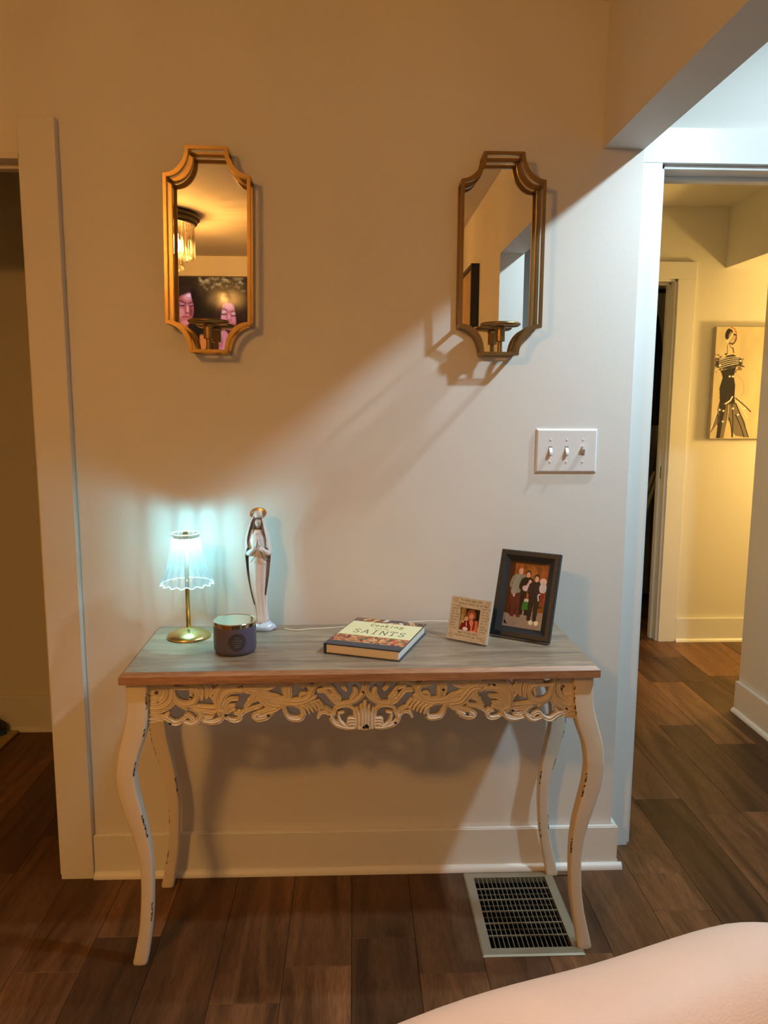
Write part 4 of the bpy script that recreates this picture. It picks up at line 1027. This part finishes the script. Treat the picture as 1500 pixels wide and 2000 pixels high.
# small cream frame
cv = Canvas(90, 100, (60, 34, 26)); cv.rect(0, 0, .28, 1, (150, 122, 74)); cv.rect(.08, 0, .18, 1, (176, 150, 90)); cv.rect(.72, 0, 1, 1, (26, 16, 18)); cv.ell(.56, .30, .20, .26, (160, 84, 48)); cv.ell(.57, .33, .105, .14, (214, 140, 112))
cv.poly([(.5, .5), (.9, .5), (.98, 1), (.5, 1)], (226, 134, 104)); cv.line([(.70, .45), (.74, .65), (.72, .9)], .08, (120, 40, 24))
cv.ell(.32, .42, .10, .14, (120, 74, 44)); cv.ell(.34, .47, .09, .10, (226, 168, 140)); cv.poly([(.12, .68), (.26, .58), (.46, .6), (.58, .75), (.6, .98), (.05, .98)], (124, 18, 24)); cv.ell(.34, .92, .12, .08, (240, 222, 226)); cv.ell(.2, .62, .03, .04, (240, 210, 150)); cv.line([(.36, .62), (.38, .8)], .03, (240, 200, 190))
cv.ell(.30, .48, .012, .012, (60, 30, 20)); cv.ell(.39, .47, .012, .012, (60, 30, 20)); cv.noise(.2, 3, 16)
pc = Canvas(150, 148, (200, 184, 158)); pc.noise(.12, 8, 26); rr = random.Random(2); INK = (140, 122, 96)
bfr = .235
def scribble(cv, x0, x1, y, hgt, lw=.010):
    x = x0
    while x < x1:
        n = rr.randint(3, 7); pts = []
        for i in range(n*2): pts.append((x, y+(hgt if i % 2 else 0)*rr.uniform(.5, 1))); x += rr.uniform(.009, .014)
        cv.line(pts, lw, INK, .8); x += .018
for y, a, b in ((.045, .24, .80), (.125, .18, .84)): scribble(pc, a, b, y, .05, .012)
for y, a, b in ((.80, .26, .74), (.87, .2, .8)): scribble(pc, a, b, y, .045, .011)
for i in range(9):
    scribble(pc, .04, .18, .2+i*.066, .035); scribble(pc, .80, .93, .2+i*.066, .035)
for cx_, cy_ in ((.1, .08), (.91, .1), (.09, .9), (.9, .9)):
    pc.ell(cx_, cy_, .05, .05, INK, soft=.3, k=.6); pc.ell(cx_, cy_, .03, .03, (200, 184, 158))
w1, h1 = 0.1110, 0.1080
fr1 = thing('photo_frame', 'small cream lettered frame with mother and child photo, beside the black frame', 'picture frame', P(872, 1248, 2, ZT+0.0005), math.radians(-35.6))
R = Matrix.Translation((0, 0, 0.0040)) @ Matrix.Rotation(-math.radians(15.5), 4, 'X'); RT_ = np.array((0, 0, 0.0040)); Rm = np.array(R.to_3x3()); M_SMALL = mat('cream_frame_paint', (0.62, 0.52, 0.40), 0.5)
ow, oh = 0.0270, 0.0255
bm = boxes((0, w1, 0, 0.010, 0, oh), (0, w1, 0, 0.010, h1-oh, h1), (0, ow, 0, 0.010, oh, h1-oh), (w1-ow, w1, 0, 0.010, oh, h1-oh)); bmesh.ops.transform(bm, matrix=R, verts=bm.verts)
obj('frame', bm, M_SMALL, fr1)
bm = boxes((0.002, w1-0.002, 0.0095, 0.012, 0.002, h1-0.002)); bmesh.ops.transform(bm, matrix=R, verts=bm.verts); obj('backing', bm, M_BLACK, fr1)
painted('photo', cv, Rm@np.array((ow, 0.004, h1-oh))+RT_, Rm@np.array((w1-2*ow, 0, 0)), Rm@np.array((0, 0, -(h1-2*oh))), M_PRINT, fr1)
# lettering panel split so it leaves the opening free
def sub(cv_, x0, y0, x1, y1):
    W, Hh = cv_.w, cv_.h; a, b, c_, d = int(x0*W), int(y0*Hh), int(x1*W), int(y1*Hh); n = Canvas(c_-a, d-b, (0, 0, 0)); n.a = cv_.a[b:d, a:c_].copy(); return n, a/W, b/Hh, c_/W, d/Hh
fx, fz = ow/w1, oh/h1
for (x0, y0, x1, y1) in ((0, 0, 1, fz), (0, 1-fz, 1, 1), (0, fz, fx, 1-fz), (1-fx, fz, 1, 1-fz)):
    n_, a, b, c_, d = sub(pc, x0, y0, x1, y1)
    painted('lettering_panel', n_, Rm@np.array((a*w1, -0.0005, h1*(1-b)))+RT_, Rm@np.array(((c_-a)*w1, 0, 0)), Rm@np.array((0, 0, -(d-b)*h1)), M_PRINTM, fr1)
bm = bmesh.new(); top = R@Vector((w1/2, 0.012, h1*0.62)); q = 0.008
loft(bm, [[(w1/2-q, top.y+0.030, 0), (w1/2+q, top.y+0.030, 0), (w1/2+q, top.y+0.033, 0), (w1/2-q, top.y+0.033, 0)], [(w1/2-q*.6, top.y, top.z), (w1/2+q*.6, top.y, top.z), (w1/2+q*.6, top.y+0.003, top.z), (w1/2-q*.6, top.y+0.003, top.z)]])
obj('easel_strut', bm, M_BLACK, fr1)

# ------------------------------------------------------------------ pale cord along the back of the table
bm = bmesh.new(); pts = [P(x, y, 2, ZT+0.0018) for x, y in ((556, 1228), (580, 1231), (602, 1229), (640, 1227), (680, 1224), (716, 1221), (770, 1217), (815, 1214), (845, 1213), (880, 1214), (925, 1216), (975, 1216))]
tube(bm, [Vector(p) for p in catmull(pts, 6)], 0.0016, 8)
tag(obj('lamp_cord', bm, M_CORD, smooth=True), 'thin pale cord lying along the back edge of the tabletop', 'cord')

# ------------------------------------------------------------------ hall: canvas painting
cv = Canvas(170, 300, (212, 196, 160)); cv.noise(.10, 4, 10)
BK = (30, 24, 26); GR = (96, 84, 76); WH = (240, 232, 220)
def X_(x): return (x-30)/ (135*0.98)*0.69+.06       # crop-based helper units
def pt(x, y): return ((x-440)/1000*.92+.0, (y-155)/1650)   # from the 7.69x crop
cv.ell(*pt(650, 260), .028, .05, GR, 0.2); cv.ell(*pt(645, 255), .022, .045, BK, .25); cv.ell(*pt(725, 290), .034, .05, (196, 166, 124), .2, k=.8); cv.line([pt(690, 380), pt(740, 410), pt(790, 350), pt(800, 280)], .009, GR); cv.line([pt(700, 200), pt(740, 260), pt(790, 270)], .012, BK); cv.line([pt(630, 370), pt(700, 310), pt(740, 240)], .012, WH); cv.line([pt(680, 400), pt(760, 390), pt(800, 320)], .014, GR); cv.line([pt(690, 160), pt(760, 190), pt(800, 250)], .01, (190, 120, 60))
cv.line([pt(650, 420), pt(655, 540)], .006, GR); cv.line([pt(750, 460), pt(770, 530)], .008, BK); cv.line([pt(690, 430), pt(740, 470)], .006, GR)
rr = random.Random(9)
for i in range(150):
    a = rr.uniform(430, 940); b = rr.gauss(690, 62); cv.line([pt(a, b), pt(a+rr.uniform(-50, 50), b+rr.uniform(-30, 20))], rr.uniform(.005, .011), rr.choice([BK, GR, BK, (150, 120, 90)]), .9)
cv.ell(*pt(690, 680), .13, .05, BK, -.15, k=.8); cv.ell(*pt(725, 585), .045, .012, BK, -.1)
for i in range(5): cv.line([pt(520, 760-i*28), pt(690, 720-i*30), pt(870, 690-i*24)], .006, WH)
cv.poly([pt(560, 800), pt(830, 740), pt(800, 880), pt(835, 1000), pt(840, 1200), pt(860, 1290), pt(560, 1310), pt(575, 1250), pt(555, 1050), pt(600, 900)], BK)
cv.poly([pt(560, 1290), pt(860, 1270), pt(1060, 1560), pt(1130, 1790), pt(900, 1760), pt(840, 1700), pt(780, 1560), pt(720, 1500), pt(690, 1800), pt(550, 1800), pt(590, 1600), pt(540, 1600), pt(390, 1800), pt(470, 1650)], GR, .75)
cv.poly([pt(570, 1290), pt(700, 1300), pt(650, 1550), pt(620, 1800), pt(550, 1800), pt(585, 1550)], BK, .9)
for (a, b, c_, d) in ((860,1200,1150,1400),(870,1280,1140,1780),(880,1450,1060,1780),(730,1300,690,1790),(540,1400,380,1790),(560,1450,560,1790),(900,1250,1100,1500),(800,1280,850,1780),(770,1500,840,1780)):
    cv.line([pt(a, b), pt((a+c_)/2+12, (b+d)/2), pt(c_, d)], .009, rr.choice([BK, (214, 170, 90), WH, (40, 30, 28)]))
cv.line([pt(680, 1285), pt(760, 1240), pt(800, 1180)], .014, WH); cv.line([pt(740, 1300), pt(735, 1500), pt(690, 1790)], .008, (220, 190, 140))
cv.line([pt(860, 860), pt(960, 950), pt(1000, 1090), pt(950, 1170)], .004, (150, 120, 80), .7)
for q in ((727,880),(785,880),(585,1375),(655,1390),(825,1355),(925,1447),(540,720),(905,650),(655,1550),(425,1715),(1035,1350)): cv.ell(*pt(*q), .011, .009, (250, 246, 240), soft=.5)
pa = thing('canvas_painting', 'unframed canvas painting of a woman in black gown on hallway wall', 'painting', (1.955, FARY, 1.160))
PW, PH = 0.335, 0.602
obj('stretcher', boxes((0, PW, -0.034, -0.001, 0, PH), bevel=0.0015), mat('canvas_side', (0.50, 0.42, 0.30), 0.8), pa)
painted('painted_face', cv, (0.001, -0.0345, PH-0.001), (PW-0.002, 0, 0), (0, 0, -PH+0.002), M_CANVAS, pa)

# ------------------------------------------------------------------ closet contents seen past the hall doorway
def garment(name, label, cat, x, y, ztop, zbot, w, m, parts=()):
    t = thing(name, label, cat, (x, y, zbot))
    bm = bmesh.new(); rings = []
    for k in range(13):
        f = k/12; z = (ztop-zbot)*(1-f); ww = w*(0.35+0.65*min(1, f*2.2)**0.5); ring = []
        for a_ in range(32):
            a = 2*PI*a_/32; ring.append((0.5*ww*(1+0.10*f*math.sin(5*a))*math.cos(a), 0.06*(0.5+f)*(1+0.25*f*math.sin(7*a+x*9))*math.sin(a), z))
        rings.append(ring)
    loft(bm, rings); obj('body', bm, m, t, smooth=True)
    bm = bmesh.new(); tube(bm, [(0, 0, ztop-zbot), (0, 0, ztop-zbot+0.05), (0.015, 0, ztop-zbot+0.07), (0, 0, ztop-zbot+0.085)], 0.002, 6); obj('hanger_hook', bm, M_STRIKE, t)
    return t
garment('hanging_coat', 'black coat hanging in the dark closet, nearest the door jamb', 'coat', 1.745, 4.66, 1.93, 1.22, 0.26, M_DARKCL)
garment('hanging_coat', 'black coat hanging further inside the dark closet', 'coat', 1.48, 4.72, 1.93, 1.05, 0.28, M_DARKCL)
bm = bmesh.new(); tube(bm, [(0.72, 4.69, 2.02), (2.1, 4.69, 2.02)], 0.014, 10); tag(obj('closet_rail', bm, M_STRIKE), 'dark rail the coats hang from in the closet', 'rail')
dr = thing('drawer_unit', 'grey drawer unit standing in the dark closet', 'drawers', (1.62, 5.06, 0.62))
obj('body', boxes((-0.25, 0.25, -0.2, 0.22, 0, 0.50), bevel=0.003), M_DRAWER, dr)
obj('plinth', boxes((-0.24, 0.24, -0.18, 0.2, -0.62, 0)), M_DARKCL, dr)
for k in range(3):
    f_ = obj('drawer', boxes((-0.24, 0.24, -0.216, -0.2, 0.015+k*0.165, 0.165+k*0.165), bevel=0.002), M_DRAWER, dr)
    obj('knob', boxes((-0.012, 0.012, -0.235, -0.216, 0.085+k*0.165, 0.105+k*0.165), bevel=0.004), M_STRIKE, f_)
# draped red and white cloth
rw = thing('striped_garment', 'red and white garment draped low in the dark closet', 'garment', (1.72, 4.50, 0.0))
def drape(m, off, w0):
    bm = bmesh.new(); rows_ = []
    for k in range(16):
        f = k/15; z = 0.95-0.72*f; xc = 0.02-0.20*f+off
        rows_.append([(xc-w0/2*(0.5+f)+w0*(0.5+f)*i/8, 0.012*math.sin(i*1.5+k*.4), z) for i in range(9)])
    vs = [[bm.verts.new(p) for p in r] for r in rows_]
    for a, b in zip(vs, vs[1:]):
        for i in range(8): bm.faces.new((a[i], a[i+1], b[i+1], b[i]))
    bmesh.ops.solidify(bm, geom=bm.faces[:], thickness=0.006); return bm
obj('white_band', drape(M_WHITECL, -0.070, 0.035), M_WHITECL, rw, smooth=True); obj('red_band', drape(M_REDCL, -0.012, 0.075), M_REDCL, rw, smooth=True); obj('white_panel', drape(M_WHITECL, 0.06, 0.09), M_WHITECL, rw, smooth=True)
obj('support_post', boxes((-0.01, 0.01, 0.02, 0.04, 0, 0.96)), M_DARKCL, rw)

# ------------------------------------------------------------------ side room: rug corner and shoe
a = P(38, 1432, 2, 0); b_ = P(0, 1466, 2, 0); dd = (b_-a).normalized(); nn = Vector((-1, 0, 0))
rug = bmesh.new(); p0 = a; p1 = a+dd*0.9; p2 = p1+Vector((-0.9, 0, 0)); p3 = a+Vector((-0.9, 0, 0))
vs = [rug.verts.new((p.x, p.y, z)) for z in (0.0005, 0.014) for p in (p0, p1, p2, p3)]
for f in ((3, 2, 1, 0), (4, 5, 6, 7), (0, 1, 5, 4), (1, 2, 6, 5), (2, 3, 7, 6), (3, 0, 4, 7)): rug.faces.new([vs[i] for i in f])
bmesh.ops.recalc_face_normals(rug, faces=rug.faces[:]); bmesh.ops.bevel(rug, geom=rug.edges[:], offset=0.003, segments=1, affect='EDGES')
tag(obj('floor_mat', rug, M_RUG), 'straw coloured mat corner on the dark side-room floor', 'mat')
c_ = P(0, 1442, 2, 0.014)
sho = thing('shoe', 'black shoe with teal sole on the mat at the left edge', 'shoe', (c_.x-0.125, c_.y+0.03, 0.0145), 0.1)
bm = bmesh.new()
def foot_ring(x, w, z0, z1, n=16): return [(x, w*math.cos(2*PI*i/n), (z0+z1)/2+(z1-z0)/2*math.sin(2*PI*i/n)) for i in range(n)]
loft(bm, [foot_ring(-.13, .025, .02, .09), foot_ring(-.10, .038, .016, .10), foot_ring(-.03, .040, .016, .105), foot_ring(.04, .044, .016, .085), foot_ring(.09, .045, .016, .065), foot_ring(.125, .030, .018, .045), foot_ring(.133, .012, .022, .035)])
obj('upper', bm, M_SHOE, sho, smooth=True)
bm = bmesh.new(); loft(bm, [[(x_, y_, z) for x_, y_ in [(0.135*math.cos(t)*1.0, 0.047*math.sin(t)) for t in [2*PI*i/28 for i in range(28)]]] for z in (0, 0.022)]); obj('sole', bm, M_TEAL, sho)

# ------------------------------------------------------------------ chandelier (seen in the left mirror)
CHX, CHY = -1.06, -0.25
chd = thing('chandelier', 'lit crystal rod chandelier on the ceiling, reflected in the left mirror', 'chandelier', (CHX, CHY, ZC))
bm = bmesh.new(); lathe(bm, [(0.215, -0.001), (0.222, -0.012), (0.222, -0.026), (0.208, -0.030), (0.208, -0.046), (0.196, -0.050), (0.196, -0.060)], 64); obj('canopy', bm, M_IRON, chd)
rodm = bpy.data.meshes.new('crystal_rod')
def rod_mesh(name, L_):
    bm = bmesh.new(); lathe(bm, [(0.002, 0.0), (0.0085, -0.006), (0.0085, -L_+0.012), (0.001, -L_)], 6)
    me = bpy.data.meshes.new(name); bm.to_mesh(me); bm.free(); me.materials.append(M_CRYSTAL); return me
m1, m2 = rod_mesh('crystal_rod', 0.17), rod_mesh('crystal_rod', 0.225)
for me, r_, n in ((m1, 0.185, 44), (m2, 0.125, 30)):
    for i in range(n):
        obj('crystal_rod', me, None, chd, (r_*math.cos(2*PI*i/n), r_*math.sin(2*PI*i/n), -0.062))
for i in range(4):
    a = PI/4+PI/2*i; x, y = 0.095*math.cos(a), 0.095*math.sin(a)
    bm = bmesh.new(); lathe(bm, [(0.011, -0.060), (0.011, -0.11)], 12, x, y); obj('bulb_socket', bm, M_IRON, chd)
    bm = bmesh.new(); bmesh.ops.create_uvsphere(bm, u_segments=16, v_segments=10, radius=0.026, matrix=Matrix.Translation((x, y, -0.150)) @ Matrix.Diagonal((1, 1, 1.5, 1))); obj('bulb', bm, M_BULB, chd, smooth=True)
    point_light('bulb_light', (x, y, -0.150), WARM, W_CHAND/4, 0.042, chd)

# ------------------------------------------------------------------ television (seen in the left mirror)
TVX0, TVX1, TVZ0, TVZ1 = -1.56, -0.44, 1.575, 2.213
tv = thing('television', 'wall-mounted television showing two women, reflected in the left mirror', 'television', ((TVX0+TVX1)/2, YB, TVZ0))
tw, th = TVX1-TVX0, TVZ1-TVZ0
obj('case', boxes((-tw/2, tw/2, 0.001, 0.045, 0, th), bevel=0.004), M_BLACK, tv)
cv = Canvas(380, 216, (26, 20, 18)); YS = YB+0.047
def tp(px_, py_):
    w_ = P(px_, py_, 1, 2*D-YS); return ((w_.x-(TVX0+0.008))/(tw-0.016), 1-(w_.z-(TVZ0+0.008))/(th-0.016))
def mp(cx, cy): return tp(340+cx/6.667, 400+cy/6.667)      # from the mirror crop
def me_(cx, cy, rx, ry, col, rot=0, soft=.15, k=1.0):
    u, v = mp(cx, cy); a_ = mp(cx, cy+100)[1]-v; cv.ell(u, v, rx*a_/100, ry*a_/100, col, rot, soft, k)
def ml_(pts, w, col, k=1.0):
    a_ = (mp(0, 1100)[1]-mp(0, 1000)[1])/100; cv.line([mp(*p) for p in pts], w*a_, col, k)
rt = random.Random(4)
me_(650, 1080, 330, 170, (104, 74, 38), 0, .9, .8)
for i in range(90): me_(rt.uniform(330, 930), 950+abs(rt.gauss(0, 75)), rt.uniform(10, 34), rt.uniform(6, 24), rt.choice([(196,150,90),(150,108,60),(226,186,130),(120,84,44)]), 0, .9, .45)  # golden chandelier reflection painted into the top of the picture
me_(100, 1350, 250, 400, (30, 18, 16), 0, .3); me_(700, 1560, 245, 350, (44, 22, 22), 0, .35); me_(-300, 1300, 300, 400, (40, 30, 28), 0, .8); me_(470, 1450, 160, 300, (28, 18, 16), 0, .5)
# left woman, face turned to the right
me_(130, 1600, 60, 110, (160, 78, 72), 0, .3)
me_(158, 1345, 104, 215, (178, 84, 84), 0, .10); me_(130, 1480, 88, 80, (206, 104, 96), 0, .5, .8); me_(180, 1195, 62, 60, (226, 150, 160), 0, .9, .9); me_(195, 1180, 30, 24, (244, 186, 196), 0, .9)
me_(95, 1400, 44, 60, (216, 130, 126), 0, .8); me_(182, 1370, 16, 66, (228, 148, 144), 0, .7); me_(225, 1400, 20, 60, (120, 48, 50), 0, .9, .8); me_(150, 1540, 46, 30, (216, 128, 120), 0, .7)
ml_([(78, 1250), (112, 1262), (155, 1290)], 13, (76, 36, 38), .85); ml_([(196, 1292), (230, 1276), (256, 1266)], 11, (76, 36, 38), .85)
me_(108, 1292, 36, 15, (176, 124, 134), k=.8); me_(226, 1298, 26, 12, (170, 112, 122), k=.8)
ml_([(76, 1312), (104, 1318), (140, 1312)], 12, (48, 18, 26), .9); ml_([(202, 1320), (230, 1324), (252, 1314)], 11, (48, 18, 26), .9)
me_(176, 1412, 30, 12, (140, 62, 62), 0, .6, .8); ml_([(112, 1464), (150, 1458), (200, 1470)], 12, (130, 44, 48), .9); me_(155, 1482, 38, 11, (196, 98, 96), 0, .5)
me_(30, 1330, 40, 260, (40, 24, 22), 0, .5); me_(90, 1120, 170, 60, (44, 28, 24), -.25, .5); me_(268, 1230, 30, 130, (28, 16, 16), -.25, .4)
# right woman, eyes lowered
me_(650, 1800, 86, 170, (206, 122, 128), 0, .25); me_(600, 1780, 40, 90, (180, 92, 100), 0, .6)
me_(712, 1450, 104, 188, (196, 98, 104), -.10, .10); me_(722, 1330, 66, 44, (228, 156, 170), 0, .9, .9); me_(640, 1475, 40, 44, (224, 140, 146), 0, .8); me_(722, 1470, 18, 50, (222, 142, 148), -.1, .8); me_(780, 1490, 26, 40, (216, 132, 138), 0, .9, .8)
ml_([(622, 1352), (660, 1358), (694, 1386)], 11, (90, 46, 50), .8); ml_([(748, 1396), (786, 1386), (812, 1392)], 10, (90, 46, 50), .8)
me_(650, 1398, 38, 20, (214, 168, 176), k=.9); me_(782, 1420, 34, 17, (210, 162, 170), k=.9)
ml_([(610, 1418), (648, 1432), (684, 1422)], 12, (56, 20, 28), .9); ml_([(752, 1444), (786, 1452), (812, 1440)], 11, (56, 20, 28), .9)
me_(728, 1502, 26, 10, (150, 76, 82), 0, .6, .8); me_(712, 1572, 40, 15, (150, 50, 60), 0, .4); me_(706, 1600, 30, 8, (190, 96, 100), 0, .6)
me_(575, 1420, 44, 230, (46, 22, 22), .15, .4); me_(846, 1460, 40, 250, (34, 14, 16), -.1, .4); me_(720, 1235, 140, 44, (48, 24, 24), .12, .4)
me_(370, 1800, 60, 110, (206, 112, 50), 0, .3); me_(290, 1780, 50, 160, (24, 12, 10), 0, .3); me_(530, 1780, 40, 150, (60, 24, 26), 0, .4)
painted('screen', cv, (-tw/2+0.008, 0.047, th-0.008), (tw-0.016, 0, 0), (0, 0, -th+0.016), M_TV, tv)['label'] = 'lit picture of two women with a painted chandelier reflection along the top'

# ------------------------------------------------------------------ framed picture on the right wall (seen in the right mirror)
pf = thing('wall_picture', 'black framed picture on the side wall, reflected in the right mirror', 'picture', (0.645, 0.088, 1.20))
Wp, Hp = 0.80, 0.857
bm = boxes((-0.042, -0.001, -0.02, 0, 0, Hp), (-0.042, -0.001, -Wp, -Wp+0.02, 0, Hp), (-0.042, -0.001, -Wp+0.02, -0.02, 0, 0.02), (-0.042, -0.001, -Wp+0.02, -0.02, Hp-0.02, Hp)); obj('frame', bm, M_BLACK, pf)
obj('picture_panel', boxes((-0.032, -0.004, -Wp+0.02, -0.02, 0.02, Hp-0.02)), mat('tan_canvas', (0.46, 0.33, 0.20), 0.7, vary=0.15), pf)

# ------------------------------------------------------------------ kitchen ceiling lights (two recessed discs)
for y, wv, lab in ((1.176, W_COOL1, 'round cool white downlight in the bright room, further from the hall doorway'), (1.856, W_COOL2, 'round cool white downlight in the bright room, right above the hall doorway')):
    kl = thing('ceiling_light', lab, 'ceiling light', (1.29, y, ZK)); kl['group'] = 'recessed downlights'
    bm = bmesh.new(); lathe(bm, [(0.070, -0.0005), (0.072, -0.006), (0.058, -0.009), (0.056, -0.004)], 40); obj('trim_ring', bm, M_TRIM, kl, smooth=True)
    bm = bmesh.new(); lathe(bm, [(0.056, -0.0045), (0.056, -0.004)], 40); obj('diffuser', bm, M_DIFF, kl)
    if y < 1.5: disc_light('ceiling_lamp', (0, 0, -0.012), COOL, wv, 0.10, kl)
    else:       # adjustable head, turned towards the mirror wall
        l_ = bpy.data.lights.new('ceiling_lamp', 'SPOT'); l_.color = COOL; l_.energy = wv; l_.spot_size = math.radians(56); l_.spot_blend = 1.0; l_.shadow_soft_size = 0.028
        o_ = link(bpy.data.objects.new('ceiling_lamp', l_), kl); o_.location = (0, 0, -0.02)
        o_.rotation_euler = Vector((0.30-1.29, 2.05-y, 0.98-ZK)).to_track_quat('-Z', 'Y').to_euler()
        disc_light('ceiling_spill', (0, 0, -0.012), COOL, 1.3, 0.10, kl)

# hallway lamp, standing out of view round the corner
hl = thing('floor_lamp', 'amber standing lamp in the side passage, out of view round the corner', 'lamp', (2.95, 3.74, 0))
bm = bmesh.new(); lathe(bm, [(0.13, 0.0), (0.13, 0.012), (0.02, 0.02)], 32); obj('base', bm, M_IRON, hl)
bm = bmesh.new(); lathe(bm, [(0.01, 0.02), (0.01, 1.20)], 12); obj('pole', bm, M_IRON, hl)
point_light('hall_bulb', (0, 0, 1.34), AMBER, W_HALL, 0.08, hl)
bm = bmesh.new(); lathe(bm, [(0.015, 1.20), (0.02, 1.24)], 16); obj('bulb_holder', bm, M_IRON, hl)

# ------------------------------------------------------------------ the seated person's leg at the lower right
K = P(1500, 1958, 1, 0.66); Hh = P(862, 2260, 2, K.z+0.03)
def leg_person():
    path = [(Hh+(Hh-K)*0.75+Vector((0, -0.05, 0.0)), 0.098), (Hh, 0.088), (Hh.lerp(K, 0.5)+Vector((0, 0, 0.000)), 0.080), (K, 0.070), (K+Vector((0.050, 0.010, -0.040)), 0.062), (K+Vector((0.02, -0.07, -0.105)), 0.058), (K+Vector((-0.12, -0.17, -0.130)), 0.055), (K+Vector((-0.27, -0.26, -0.140)), 0.040), (K+Vector((-0.36, -0.30, -0.145)), 0.034), (K+Vector((-0.43, -0.27, -0.150)), 0.036), (K+Vector((-0.52, -0.22, -0.155)), 0.026)]
    pp = catmull([(p.x, p.y, p.z, r) for p, r in path], 8)
    bm = bmesh.new(); tube(bm, [p[:3] for p in pp], [p[3] for p in pp], 28)
    return bm
bm = leg_person(); zmin = min(v.co.z for v in bm.verts)
per = thing('person', 'seated person, only a bare bent knee and thigh at the lower right corner', 'person', (K.x, K.y, zmin))
for v in bm.verts: v.co -= Vector((K.x, K.y, zmin))
body = obj('leg', bm, M_SKIN, per, smooth=True)
ot = thing('ottoman', 'low fabric seat under the person, below the bottom edge of the view', 'seat', (0.10, 0.12, 0))
zs = zmin
obj('cushion', boxes((-0.55, 0.50, -0.50, 0.50, zs-0.16, zs-0.001), bevel=0.02), M_SEAT, ot)
for sx in (-1, 1):
    for sy in (-1, 1): obj('leg', boxes((sx*0.45-0.025, sx*0.45+0.025, sy*0.42-0.025, sy*0.42+0.025, 0.0, zs-0.159)), M_IRON, ot)
